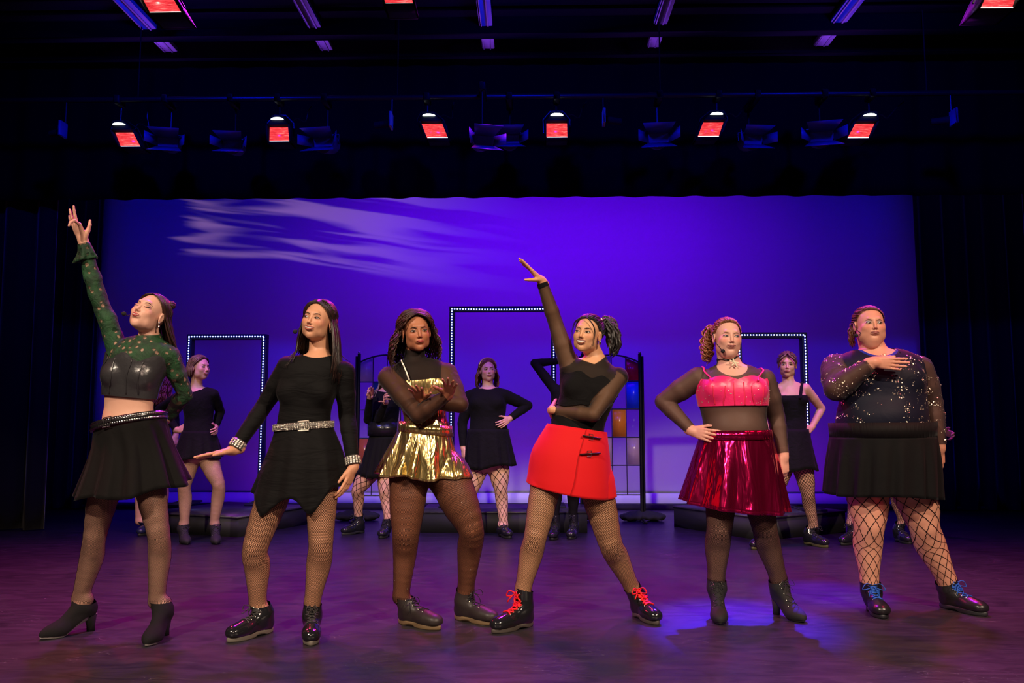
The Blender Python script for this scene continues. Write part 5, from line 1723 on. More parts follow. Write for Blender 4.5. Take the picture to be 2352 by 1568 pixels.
if want('f2'):
    f = Fig('smiling woman in long sleeved black dress with glittering waist belt, palm held out flat',
        levels=[(652, 1075, 745, 1075, .09), (628, 1030, 770, 1030, .118), (634, 985, 762, 978, .095), (640, 940, 762, 938, .092), (637, 895, 774, 897, .108),
                (645, 860, 784, 862, .105), (655, 830, 794, 842, .085), (690, 815, 775, 826, .065), (712, 806, 762, 812, .05)],
        arms={'A': ((662, 842, 0), (607, 930, .05), (538, 1033, -.06)), 'B': ((791, 855, .02), (797, 955, .06), (812, 1072, -.02))},
        legs={'A': ((657, 1060), (586, 1258, -.06), (592, 1385)), 'B': ((742, 1060), (737, 1248, -.05), (717, 1385))},
        feet={'A': dict(toe=(522, 1476), yaw=-52, len=.275), 'B': dict(toe=(714, 1484), yaw=0, len=.27)},
        head=dict(at=(731, 737, -.02), yaw=-24, pitch=6, roll=9, scale=.95, smile=.9), neck=(733, 812, .02), neck_r=.047,
        skin=(214, 158, 122), leg_r={'A': (.086, .079, .060, .062, .038), 'B': (.084, .076, .058, .060, .036)},
        bust=[(672, 902, .056, .055), (742, 904, .056, .055)], arm_r=(.050, .044, .036, .036, .025),
        hands={'A': dict(tip=(440, 1052, -.10), thumb=(0, -1, .1), palm=(0, 0, -1), curl=(.02, .0, .02, .05), spread=.05, th=(.35, .1, .1), s=.98),
               'B': dict(tip=(778, 1165, -.06), thumb=(-.3, -.9, .2), palm=(-.8, .3, 0), curl=(.2, .22, .25, .3), spread=.06, th=(.4, .2, .3))},
        face=dict(gaze=(-1.4, 1), lip=(.40, .09, .07), open=.55, blush=.5, brow_up=.7))
    nb = f.nb
    f.shell('dress_top', blk_jersey, f.top_mask(lo=1.6, sleeves=(1.93, 1.93), neck=-.004, scoop=[(f.nb + np.array([0, -.03, .030]), .088)]), .0065, lumps=.0015, lump_f=45)
    f.tights(net_med)
    r0 = f.ring(634, 985, 763, 976, .80, 0)
    def hem2(t):
        g = lambda a, w: math.exp(-((t - a) / w) ** 2)
        return -.115 * g(2.28, .30) - .115 * g(1.18, .27) - .035 * g(1.72, .35) - .06 * g(4.2, .4) + .004 * math.sin(9 * t)
    skirt('skirt', f.root, blk_jersey, [r0, f.ring(618, 1040, 786, 1035, .82, .025), f.ring(586, 1128, 803, 1112, .75, .06)], 9, hem=hem2, seed=8, body=[p for p in f.prims if p['g'] in ('torso', 'legA', 'legB')])
    c, Lu, Fu, A, B, _ = f.ring(633, 983, 762, 974, .80)
    belt = band('rhinestone_belt', f.root, mat_simple('belt_backing', (.10, .09, .08), .4), c + np.array([0, 0, .0]), Lu, Fu, A + .006, B + .006, .036)
    pp = []; nn = []
    for i in range(64):
        t = -.2 + (math.pi + .4) * i / 63
        for z in np.linspace(-.014, .014, 5):
            pp.append(c + np.array([0, 0, z]) + (A + .0105) * math.cos(t) * Lu + (B + .0105) * math.sin(t) * Fu); nn.append(nz(math.cos(t) * Lu / A + math.sin(t) * Fu / B))
    pills('rhinestones', belt, crystal, pp, nn, .0032, kind='stuff', flat=.7, n=5, tilt=.45)
    bc = c + Fu * (B + .014) + Lu * .035
    mb = MB(); q = [bc + Lu * a + np.array([0, 0, b_]) + Fu * -.3 * abs(a) for a, b_ in ((-.03, -.022), (.022, -.024), (.03, 0), (.022, .024), (-.03, .022), (-.03, -.022))]
    mb.tube(q, .0045, 6); mb.build('buckle', crystal, belt, True)
    for k in 'AB':
        S_, E_, W_ = f.arm[k]; u = nz(W_ - E_); cc = W_ * .89 + E_ * .11; s1 = nz(np.cross(u, [0, 1, 0])); s2 = np.cross(u, s1)
        cf = band('rhinestone_cuff', f.root, mat_simple('belt_backing', (.10, .09, .08), .4), cc, s1, s2, .034, .034, .045, up=u, nu=40)
        pp = []; nn = []
        for i in range(16):
            t = 2 * math.pi * i / 16
            for z in (-.015, -.005, .005, .015):
                n_ = math.cos(t) * s1 + math.sin(t) * s2; pp.append(cc + u * z + .0385 * n_); nn.append(n_)
        pills('rhinestones', cf, crystal, pp, nn, .0056, kind='stuff', flat=.8, n=6, tilt=.3)
    f.boots(style='combat', mat=patent, sole_mat=sole_grey, top=.075, lace=(mat_simple('lace_grey', (.035, .032, .03), .6), .0028), laces_n=7, bow=.5)
    hm = mat_hair('hair_black_brown', (.010, .006, .005), (.040, .018, .012))
    hair_cap(f.hd, f.hV, f.hT, hm, f.root, .006)
    hair_long(f.hd, f.root, hm, f.allbody, 260, .29, part=-.012, seed=11, front=1.12, side_w=(1.0, 1.1), rad=.0078, tuck=(.02, .03), flare=.03)
    # braid at the temple with small clips
    bp = skull_pt(f.hd, slerp(az_dir(.35, .9), az_dir(1.45, .12), np.linspace(0, 1, 24)), .014)
    off = np.sin(np.linspace(0, 26, 24))[:, None] * .004 * f.hd.M[1]
    V, F = tube_mesh([bp + off, bp - off, bp + np.roll(off, 3, 0)], [np.full(24, .0052)] * 3, 6); mesh_obj('braid', V, F, hm, f.root)
    pills('hair_clips', f.root, silver, bp[[8, 12, 16, 19]] + f.hd.M[0] * .007, [f.hd.M[0]] * 4, .0035, kind='stuff')
    f.earrings((1, -1), r=.004)
    f.mic(-1, ball=(.088, .045, -.085))
    W, D, _ = f.hands['B']
    ring_c = W + D * .118; V, F = tube_mesh([ring_c + .009 * np.stack([np.cos(np.linspace(0, 6.28, 16)), np.sin(np.linspace(0, 6.28, 16)), 0 * np.linspace(0, 6.28, 16)], 1)], [np.full(16, .0014)], 5)
    mesh_obj('finger_ring', V, F, silver, f.root)
    f2 = f

if want('f3'):
    f = Fig('woman with dark curls in gold skirt and sheer black sleeves, forearms crossed with palms up',
        levels=[(920, 1090, 1020, 1095, .10), (905, 1040, 1040, 1050, .125), (918, 985, 1036, 992, .105), (926, 955, 1026, 960, .092), (914, 915, 1032, 920, .105),
                (900, 880, 1030, 880, .108), (893, 850, 1028, 850, .09), (910, 832, 1010, 832, .065), (930, 822, 975, 824, .05)],
        arms={'A': ((893, 868, -.02), (962, 952, -.20), (1030, 905, -.25)), 'B': ((1026, 858, .0), (1056, 928, -.10), (968, 918, -.17))},
        legs={'A': ((942, 1075), (932, 1226, -.06), (921, 1370)), 'B': ((1025, 1080), (1082, 1215, -.10), (1070, 1352))},
        feet={'A': dict(toe=(1012, 1447), yaw=52, len=.285), 'B': dict(toe=(1140, 1436), yaw=56, len=.275)},
        head=dict(at=(956, 762, -.04), yaw=12, pitch=-3, roll=-6, scale=.96, smile=.05), neck=(952, 822, .0), neck_r=.046,
        skin=(182, 118, 84), leg_r={'A': (.098, .094, .070, .060, .039), 'B': (.102, .100, .066, .064, .040)},
        bust=[(940, 888, .056, .05), (1000, 888, .056, .05)], arm_r=(.056, .052, .042, .042, .026),
        hands={'A': dict(tip=(1040, 838, -.26), thumb=(-1, -.1, .2), palm=(0, -1, 0), curl=(.10, .05, .06, .08), spread=.13, th=(.85, .1, .1), s=.88),
               'B': dict(tip=(938, 858, -.24), thumb=(.9, -.3, .2), palm=(-.2, -1, 0), curl=(.18, .08, .05, .04), spread=.13, th=(.7, .1, .1), s=.86)},
        face=dict(gaze=(0, 0), squint=.85, lip=(.36, .05, .04), lipname='lips_red', shadow=(.10, .045, .02), shadow_w=.7, blush=.45))
    f.shell('mesh_yoke', sheer, f.top_mask(lo=4.9, sleeves=(0, 0), neck=.04), .006)
    gold = mat_metal_cloth('gold_lame', (.74, .56, .22), .20, 9, .9)
    f.shell('sheer_top', sheer, f.top_mask(lo=2.5, sleeves=(1.93, 1.93), neck=.045), .004)
    f.shell('tube_top', gold, f.top_mask(lo=3.9, hi=5.15, sleeves=(0, 0)), .009)
    f.shell('dress_body', gold, f.top_mask(lo=1.6, hi=4.0, sleeves=(0, 0)), .008)
    f.tights(net_fine)
    skirt('skirt', f.root, gold, [f.ring(915, 985, 1037, 995, .85, .0), f.ring(895, 1030, 1046, 1042, .86, .045), f.ring(869, 1088, 1056, 1102, .86, .085)], 13, hem=lambda t: -.008 * math.sin(6 * t), seed=12, nu=260, sharp=.0, body=[p for p in f.prims if p['g'] in ('torso', 'legA', 'legB')])
    c, Lu, Fu, A, B, _ = f.ring(918, 978, 1036, 990, .84)
    band('waistband', f.root, gold, c, Lu, Fu, A + .010, B + .010, .055, grow=.97)
    # sequinned harness strap from the neck down the side
    pts = np.array([at(922, 828, f.Y - .06), at(932, 850, f.Y - .12), at(940, 872, f.Y - .14)])
    P = push_out(spline(pts, 40), [p for p in f.prims if p['g'] == 'torso'], .012)
    V, F = tube_mesh([P], [np.full(40, .007)], 6, flat=.4); st = mesh_obj('harness_strap', V, F, leather, f.root)
    pills('strap_sequins', st, crystal, P + f.F * .006, np.tile(f.F, (40, 1)), .0042, kind='stuff', tilt=.3)
    f.boots(style='combat', mat=mat_simple('boot_brown_black', (.030, .022, .020), .45, 0, .4, 18, .5, .004), sole_mat=mat_simple('sole_tan', (.18, .115, .055), .6), top=.06, lace=(lace_blk, .0024), laces_n=5, bow=1.0, width=.046)
    hm = mat_hair('hair_dark_curls', (.012, .005, .004), (.075, .026, .017))
    hair_cap(f.hd, f.hV, f.hT, hm, f.root, .008)
    hair_long(f.hd, f.root, hm, f.allbody, 300, .185, part=.004, curl=.0075, seed=21, front=1.15, volume=.020, flare=.03, rad=.0054, side_w=(1.12, 1.05))
    f.earrings((-1,), r=.003)
    rsq = np.random.RandomState(5)
    p_, n_ = f.pts_on(70, f.g >= 4, .003, 9)
    pills('leg_glitter', f.root, crystal, p_, n_, .0016, kind='stuff')
    f3 = f

if want('f4'):
    red = mat_fabric('red_twill', (.70, .006, .010), .75, 6, .12, .1, .25)
    f = Fig('laughing woman in bright red buckled mini skirt and sheer black top, one arm pointing up',
        levels=[(1255, 1090, 1370, 1100, .09), (1232, 1050, 1386, 1062, .11), (1262, 985, 1388, 1000, .098), (1268, 955, 1392, 965, .09), (1284, 915, 1408, 925, .104),
                (1284, 875, 1424, 885, .106), (1294, 848, 1428, 855, .09), (1318, 832, 1412, 835, .065), (1346, 822, 1394, 822, .05)],
        arms={'A': ((1308, 842, .0), (1276, 742, .0), (1244, 645, -.04)), 'B': ((1420, 866, .0), (1362, 952, -.14), (1268, 942, .0))},
        legs={'A': ((1262, 1075), (1229, 1235, -.05), (1201, 1352)), 'B': ((1358, 1080), (1402, 1247, -.05), (1450, 1345))},
        feet={'A': dict(toe=(1130, 1455), yaw=-50, len=.275), 'B': dict(toe=(1512, 1436), yaw=32, len=.265)},
        head=dict(at=(1350, 768, -.03), yaw=-20, pitch=5, roll=8, scale=.93, smile=1.0), neck=(1370, 828, .02), neck_r=.047,
        skin=(222, 166, 124), leg_r={'A': (.084, .075, .058, .060, .038), 'B': (.090, .083, .062, .062, .038)},
        bust=[(1318, 890, .056, .06), (1372, 895, .054, .055)], arm_r=(.050, .045, .036, .037, .025),
        hands={'A': dict(tip=(1194, 594, -.05), thumb=(0, -1, 0), palm=(-.6, 0, -.7), curl=(.0, .02, .05, .08), spread=.02, th=(.35, 1.0, .1), s=.90),
               'B': dict(tip=(1262, 952, .22), thumb=(0, -.3, 1), palm=(1, .2, 0), curl=(.3, .3, .3, .3))},
        face=dict(gaze=(-.6, .6), lip=(.24, .05, .04), lipname='lips_dark', open=1.0, blush=.4, brow_up=.7, shadow=(.20, .09, .05)))
    f.shell('sheer_top', sheer, f.top_mask(lo=1.9, sleeves=(1.95, 1.95), neck=.006), .004)
    bh = lambda V: -.012 * np.cos((V - f.levC[5]) @ nz(f.levL[5]) * 52)
    f.shell('bustier', blk, f.top_mask(lo=1.9, hi=5.5, sleeves=(0, 0), hifun=bh), .0095)
    f.shell('mesh_yoke', sheer, f.top_mask(lo=5.2, sleeves=(.02, .02), neck=.004), .006)
    f.shell('cuff', blk, np.where((f.g == 2) | (f.g == 3), np.maximum(1.86 - f.sarm, f.sarm - 1.955), .05), .006)
    f.tights(net_mid2)
    skirt('mini_skirt', f.root, red, [f.ring(1257, 972, 1391, 992, .80, .0), f.ring(1222, 1032, 1397, 1045, .82, .0), f.ring(1212, 1085, 1402, 1105, .82, .0), f.ring(1209, 1105, 1403, 1142, .80, .004)], 3, hem=lambda t: -.020 * max(0, math.sin(t)), seed=2, thick=.006, body=[p for p in f.prims if p['g'] in ('torso', 'legA', 'legB')])
    # overlapping wrap panel standing proud, with its cut edge
    rings = [f.ring(1257, 972, 1391, 992, .80), f.ring(1222, 1032, 1397, 1045, .82), f.ring(1212, 1085, 1402, 1105, .82), f.ring(1209, 1105, 1403, 1142, .80)]
    nv, nu = 18, 26; Vp = []
    Cc = spline(np.array([r[0] for r in rings]), nv); Ll = spline(np.array([r[1] for r in rings]), nv); Ff = spline(np.array([r[2] for r in rings]), nv)
    Aa = spline(np.array([[r[3]] for r in rings]), nv)[:, 0]; Bb = spline(np.array([[r[4]] for r in rings]), nv)[:, 0]
    for o_ in (.008, .003):
        for j in range(nv):
            v = j / (nv - 1)
            for i in range(nu):
                t0 = 1.30 + .28 * v; t = .12 + (t0 - .12) * i / (nu - 1)
                p = Cc[j] + (Aa[j] + o_) * math.cos(t) * Ll[j] + (Bb[j] + o_) * math.sin(t) * Ff[j]
                p[2] -= .020 * max(0, math.sin(t)) * v ** 1.5 
                Vp.append(p)
    n1 = nv * nu; Fp = []
    for j in range(nv - 1):
        for i in range(nu - 1):
            q = (j * nu + i, j * nu + i + 1, (j + 1) * nu + i + 1, (j + 1) * nu + i); Fp.append(q); Fp.append(tuple(x + n1 for x in q[::-1]))
        Fp.append((j * nu + nu - 1, (j + 1) * nu + nu - 1, (j + 1) * nu + nu - 1 + n1, j * nu + nu - 1 + n1)); Fp.append((j * nu, j * nu + n1, (j + 1) * nu + n1, (j + 1) * nu))
    for i in range(nu - 1): Fp.append(((nv - 1) * nu + i, (nv - 1) * nu + i + 1, (nv - 1) * nu + i + 1 + n1, (nv - 1) * nu + i + n1))
    mesh_obj('wrap_panel', np.array(Vp), Fp, red, f.root, False)
    for (xa, ya, xb, yb) in ((1338, 1000, 1380, 1007), (1332, 1043, 1378, 1040)):
        def onsk(px, py, e=.014):
            for dy in np.linspace(-.25, -.0, 60):
                p = at(px, py, f.Y + dy); j = int(np.argmin(abs(Cc[:, 2] - p[2]))); d = p - Cc[j]
                if ((d @ Ll[j]) / (Aa[j] + e)) ** 2 + ((d @ Ff[j]) / (Bb[j] + e)) ** 2 < 1: return p
            return p
        P = np.array([onsk(xa + (xb - xa) * t, ya + (yb - ya) * t) for t in np.linspace(0, 1, 14)])
        V, F = tube_mesh([P], [np.full(14, .0105)], 8, flat=.35)
        st = mesh_obj('buckle_strap', V, F, leather, f.root)
        m_ = P[6]; Lx = nz(P[7] - P[5]); U_ = np.array([0, 0, 1.0]); mb = MB()
        o_ = f.F * .006
        mb.tube([m_ + o_ + Lx * a + U_ * b_ for a, b_ in ((-.011, -.014), (.011, -.014), (.011, .014), (-.011, .014), (-.011, -.014))], .0026, 6); mb.build('buckle', silver, st, True)
        pills('strap_holes', st, silver, P[[9, 11]] + f.F * .005, [f.F] * 2, .003, kind='stuff')
    rl = mat_simple('lace_red', (.80, .006, .006), .6)
    f.boots(style='combat', mat=patent, sole_mat=mat_simple('sole_taupe', (.075, .06, .05), .6), top=.085, lace=(rl, .0046), laces_n=6, bow=.8)
    hm = mat_hair('hair_jet_black', (.007, .0055, .006), (.028, .020, .018))
    hair_cap(f.hd, f.hV, f.hT, hm, f.root, .004)
    hair_back(f.hd, f.root, hm, (.35, -.75, .62), 150, .0052, seed=6)
    tie = f.hd.P(.045, -.085, .075)
    locks(f.root, hm, (.5, 1.2, 1.0, .5), [tie, tie + np.array([.030, .015, .012]), tie + np.array([.060, .0, -.05]), tie + np.array([.062, -.01, -.12]), tie + np.array([.045, -.02, -.175])], 110, .0066, .040, name='ponytail', curl=.004, freq=22)
    for q, (x1, z1) in ((1, (.066, -.045)), (-1, (.070, -.030))):
        P = f.hd.PV(spline(np.array([(q * .012, .086, .088), (q * .050, .088, .055), (q * .068, .068, .01), (q * x1, .062, z1 - .03)]), 18))
        P2 = P + f.hd.M[0] * .004 * q + f.hd.M[1] * .002
        V, F = tube_mesh([P, P2], [np.linspace(.0028, .0010, 18)] * 2, 5); mesh_obj('face_strand', V, F, hm, f.root)
    pills('hair_jewel', f.root, crystal, tie + np.array([(.0, 0, .035), (.01, 0, .04), (-.012, 0, .032), (.018, 0, .03), (.004, -.01, .028)]), [f.F] * 5, .006, kind='stuff')
    f.earrings((1,), r=.005, drop=.012)
    f4 = f

if want('f5'):
    pink = mat_metal_cloth('pink_foil', (.62, .008, .11), .17, 7, .7)
    f = Fig('woman with ginger curls in shiny pink skirt and pink corset top',
        levels=[(1625, 1120, 1755, 1120, .12), (1600, 1060, 1778, 1060, .145), (1612, 1000, 1768, 1000, .135), (1612, 965, 1762, 968, .130), (1604, 930, 1764, 934, .132),
                (1598, 895, 1764, 900, .138), (1600, 868, 1762, 872, .115), (1622, 846, 1742, 850, .08), (1650, 832, 1708, 836, .06)],
        arms={'A': ((1604, 868, .02), (1524, 922, .10), (1590, 990, -.03)), 'B': ((1755, 872, .02), (1782, 955, .06), (1800, 1048, .0))},
        legs={'A': ((1655, 1110), (1652, 1215, -.05), (1645, 1330)), 'B': ((1733, 1110), (1757, 1216, -.05), (1788, 1328))},
        feet={'A': dict(toe=(1655, 1436), yaw=6, len=.25, hz=.085), 'B': dict(toe=(1848, 1431), yaw=42, len=.25, hz=.085)},
        head=dict(at=(1670, 776, -.03), yaw=18, pitch=1, roll=2, scale=.95, w=1.02, chub=.3, smile=.5, jaw=1.05), neck=(1676, 838, .0), neck_r=.056,
        skin=(226, 172, 152), leg_r={'A': (.085, .078, .066, .066, .042), 'B': (.085, .078, .064, .064, .042)},
        bust=[(1638, 895, .062, .085), (1724, 898, .062, .085)], belly=[(1688, 985, .155, .12, .10, .035)], arm_r=(.060, .058, .045, .043, .027),
        hands={'A': dict(tip=(1648, 1004, -.13), thumb=(0, .2, .9), palm=(.5, 1, 0), curl=(.28, .28, .3, .35), spread=.08, th=(.5, .3, .3), s=.95),
               'B': dict(tip=(1800, 1112, -.02), thumb=(-.9, -.4, .0), palm=(-.3, .5, -.2), curl=(.75, .75, .8, .8), spread=.04, th=(.5, .4, .5), s=.95)},
        face=dict(gaze=(.8, .2), squint=.66, lip=(.46, .16, .14), lipname='lips_pink', blush=.7, browc=(.16, .07, .035), browname='brow_light', brow_w=.6, eye=(.05, .06, .07)))
    f.shell('sheer_top', sheer, f.top_mask(lo=1.6, sleeves=(1.93, 1.93), neck=.05, scoop=[(f.nb + f.F * .06 + np.array([0, 0, .0]), .085)]), .004)
    pc = mat_fabric('pink_satin', (.85, .018, .15), .38, 10, .25, .3, .6)
    hf = lambda V: .020 * np.abs(np.cos((V - f.levC[5]) @ nz(f.levL[5]) * 21 + math.pi / 2)) - .010
    f.shell('corset_top', pc, f.top_mask(lo=4.0, hi=5.95, sleeves=(0, 0), hifun=hf), .011)
    for x in (-.115, -.07, -.02, .025, .07, .115):
        pl = []
        for l in np.linspace(4.02, 5.2 if abs(x) > .03 else 5.5, 12):
            C = np.array([np.interp(l, range(9), f.levC[:, j]) for j in range(3)]); b = np.interp(l, range(9), f.levB)
            pl.append(C + f.levL[4] * x * 1.1 + f.F * (b * .86))
        pl = push_out(np.array(pl), f.prims, .0125)
        V, F = tube_mesh([pl], [np.full(12, .0028)], 5); mesh_obj('corset_seam', V, F, mat_simple('pink_piping', (.85, .03, .10), .5), f.root)
    for (x0, y0, x1, y1) in ((1612, 848, 1634, 868), (1736, 862, 1743, 874)):
        P = push_out(spline(np.array([at(x0, y0 - 3, f.Y + .02), at((x0 + x1) / 2, (y0 + y1) / 2, f.Y - .09), at(x1, y1, f.Y - .15)]), 16), f.prims, .009)
        V, F = tube_mesh([P], [np.full(16, .006)], 6, flat=.4); mesh_obj('shoulder_strap', V, F, mat_simple('pink_piping', (.85, .03, .10), .5), f.root)
    p_, n_ = f.pts_on(46, (f.g == 0) & (f.q > f.lvq(4.1)) & (f.q < f.lvq(5.4)) & (f.N @ f.F > .3), .013, 4)
    pills('corset_gems', f.root, crystal, p_, n_, .0028, kind='stuff')
    f.tights(mat_fishnet('fishnet_over_black', 60, 130, .24, base=.30))
    skirt('skirt', f.root, pink, [f.ring(1607, 1002, 1772, 1002, .88, .0), f.ring(1592, 1060, 1786, 1065, .88, .035), f.ring(1566, 1148, 1806, 1172, .86, .060)], 10, hem=lambda t: -.022 * max(0, math.sin(t)), seed=31, nu=240, body=[p for p in f.prims if p['g'] in ('torso', 'legA', 'legB')])
    c, Lu, Fu, A, B, _ = f.ring(1610, 999, 1768, 997, .90)
    band('waistband', f.root, pink, c, Lu, Fu, A + .010, B + .012, .05, grow=.97)
    u = nz(f.sk - f.nb); s1 = nz(np.cross(u, [0, 1, 0])); s2 = np.cross(u, s1); th = np.linspace(0, 2 * math.pi, 60)
    nkc = f.nb + u * .040
    P = nkc + .045 * (np.cos(th)[:, None] * s1 + np.sin(th)[:, None] * s2) + np.array([0, 0, 1.0]) * (.012 * np.cos(th - math.atan2(s2[1], s1[1])))[:, None] * 0
    V, F = tube_mesh([push_out(P, [p for p in f.prims + f.hprims if p['g'] in ('neck', 'head')], .001)], [np.full(60, .0062)], 6, flat=.5)
    mesh_obj('choker', V, F, leather, f.root)
    pend = f.nb + f.F * .082 + np.array([.0, 0, .008]); mb = MB()
    w_ = np.array([1, .1, 0]) * .020; 
    def bar(a, b, r=.0042): mb.tube([np.array(a), np.array(b)], r, 6)
    bar(pend + np.array([-.022, -.01, .012]), pend + np.array([.0, -.012, .002])); bar(pend + np.array([.0, -.012, .002]), pend + np.array([.028, -.012, -.004]))
    bar(pend + np.array([-.004, -.011, .022]), pend + np.array([.006, -.013, -.004])); bar(pend + np.array([.006, -.012, .0]), pend + np.array([-.012, -.014, -.018])); bar(pend + np.array([.006, -.012, .0]), pend + np.array([.018, -.014, -.026]))
    mb.build('pendant', mat_simple('cream_enamel', (.80, .72, .50), .35), f.root, True)
    f.boots(style='heel', mat=mat_simple('black_suede_boot', (.008, .007, .008), .8), sole_mat=sole_dark, top=.085, width=.042, lace=(lace_blk, .0016), laces_n=7, bow=.8)
    hm = mat_hair('hair_ginger', (.16, .045, .015), (.40, .15, .05))
    hair_cap(f.hd, f.hV, f.hT, hm, f.root, .004, lift=.04)
    hair_back(f.hd, f.root, hm, (-.15, -.95, .30), 150, .0048, wave=.0016, seed=9)
    tie = f.hd.P(-.035, -.105, .045)
    locks(f.root, hm, (.6, 1.0, 1.1, .7), [tie, tie + np.array([-.035, .01, .01]), tie + np.array([-.055, .0, -.06]), tie + np.array([-.062, -.02, -.12]), tie + np.array([-.058, -.03, -.175])], 75, .0048, .036, curl=.010, freq=30, name='ponytail', segs=34)
    f.mic(-1, ball=(.048, .062, -.088))
    f5 = f

if want('f6'):
    seq = mat_fabric('sequin_mesh', (.004, .0045, .016), .62, 9, .3, .05, .2)
    f = Fig('woman in dark sequinned top and black gathered skirt, hand laid on chest',
        levels=[(1945, 1120, 2110, 1120, .13), (1915, 1060, 2142, 1060, .175), (1916, 1000, 2136, 1000, .18), (1922, 950, 2130, 952, .178), (1930, 905, 2126, 905, .165),
                (1922, 865, 2124, 865, .162), (1918, 832, 2118, 832, .135), (1940, 812, 2090, 810, .09), (1978, 800, 2040, 800, .07)],
        arms={'A': ((1922, 848, .03), (1922, 892, -.10), (2006, 832, -.225)), 'B': ((2108, 850, .02), (2140, 925, .04), (2158, 1028, .0))},
        legs={'A': ((1990, 1110), (1996, 1210, -.05), (1997, 1335)), 'B': ((2092, 1110), (2123, 1210, -.05), (2174, 1330))},
        feet={'A': dict(toe=(2030, 1422), yaw=18, len=.265), 'B': dict(toe=(2268, 1416), yaw=58, len=.285)},
        head=dict(at=(1997, 748, -.03), yaw=20, pitch=4, roll=1, scale=.97, w=1.10, chub=1.0, smile=.25, jaw=1.25), neck=(2008, 812, .0), neck_r=.066,
        skin=(212, 152, 126), leg_r={'A': (.112, .108, .080, .078, .046), 'B': (.112, .108, .080, .084, .050)},
        bust=[(1975, 872, .085, .085), (2070, 872, .085, .085)], belly=[(2022, 960, .20, .15, .13, .05)], arm_r={'A': (.085, .080, .066, .060, .032), 'B': (.082, .076, .056, .052, .032)},
        hands={'A': dict(tip=(2070, 836, -.035), thumb=(0, -.1, 1), palm=(0, 1, 0), curl=(.10, .10, .10, .12), spread=.05, th=(.25, .1, .1), s=.95),
               'B': dict(tip=(2160, 1096, -.01), thumb=(-.9, -.4, 0), palm=(-.3, .6, 0), curl=(.35, .38, .4, .45), spread=.05, th=(.4, .3, .3), s=.98)},
        face=dict(gaze=(.5, .2), squint=.72, lip=(.42, .13, .12), lipname='lips_soft', shadow=srgb(70, 120, 140), shadow_w=.95, blush=.6, browc=(.14, .06, .04), browname='brow_brown'))
    sh2 = mat_sheer('sheer_navy', (.008, .007, .012), .62, .97)
    for gi in (2, 3): f.shell('sequin_sleeve', sh2, np.maximum(np.where(f.g == gi, (f.sarm - 1.93) * .25, -.02), f.ds[gi] - np.minimum(f.ds[0], f.ds[5 - gi]) - .004), .006)
    f.shell('sequin_top', seq, f.top_mask(lo=2.3, sleeves=(0, 0), neck=.0, scoop=[(f.nb + f.F * .05 + np.array([0, 0, .05]), .115)]), .007)
    f.shell('blue_lining', mat_fabric('blue_lining', srgb(32, 44, 140), .5), f.top_mask(lo=5.2, sleeves=(0, 0), neck=.008, scoop=[(f.nb + f.F * .05 + np.array([0, 0, .05]), .098)]), .0045)
    # sequins scattered in loose curls over top and sleeves
    cond = ((f.g == 0) & (f.q > f.lvq(2.5)) & (f.nh < -.01)) | (((f.g == 2) | (f.g == 3)) & (f.sarm < 1.9))
    facing = (f.N[:, 1] < .2)
    rs = np.random.RandomState(8)
    dd = [nz(rs.randn(3)) for _ in range(4)]
    pat = sum(np.sin(f.bV @ d * 95 + i * 2 + 1.8 * np.sin(f.bV @ dd[(i + 1) % 4] * 60)) for i, d in enumerate(dd))
    p_, n_ = f.pts_on(950, cond & facing & (pat > .55), .0085, 5)
    sq = pills('sequins', f.root, mat_simple('sequin_silver', (.95, .82, .62), .42, .85), p_, n_, 0.0031 * (0.6 + .7 * rs.rand(len(p_))), kind='stuff', flat=.12, n=6, tilt=.45)
    f.tights(net_big)
    skirt('skirt', f.root, mat_fabric('black_gathered', (.0045, .0042, .0045), .8, 8, .2), [f.ring(1910, 1004, 2144, 1002, .88, .0), f.ring(1903, 1060, 2150, 1055, .86, .028), f.ring(1897, 1132, 2155, 1140, .82, .045)], 17, hem=lambda t: -.008 * math.sin(3 * t), seed=41, body=[p for p in f.prims if p['g'] in ('torso', 'legA', 'legB')])
    c, Lu, Fu, A, B, _ = f.ring(1914, 988, 2138, 986, .88)
    band('waistband', f.root, mat_fabric('black_elastic', (.006, .0045, .005), .7, 60, .3, stretch=(1, 1, .1)), c, Lu, Fu, A + .006, B + .008, .085, grow=1.02)
    bl = mat_simple('lace_blue', (.012, .10, .50), .6)
    f.boots(style='combat', mat=mat_simple('boot_black', (.013, .012, .014), .3, 0, .5, 25, .3, .004), sole_mat=mat_simple('sole_black', (.018, .018, .022), .5), top=.075, lace=(bl, .0030), laces_n=6, bow=1.1, width=.050)
    hm = mat_hair('hair_auburn', (.06, .020, .012), (.20, .065, .035))
    hair_cap(f.hd, f.hV, f.hT, hm, f.root, .004, lift=.04)
    hair_back(f.hd, f.root, hm, (-.1, -.98, .15), 150, .0050, seed=13)
    tie = f.hd.P(-.03, -.105, .02)
    locks(f.root, hm, (.5, .8, .7, .4), [tie, tie + np.array([-.03, .01, -.01]), tie + np.array([-.045, .0, -.07]), tie + np.array([-.03, .02, -.14])], 45, .005, .028, curl=.005, name='ponytail')
    f.mic(-1, ball=(.095, .030, -.068))
    f6 = f
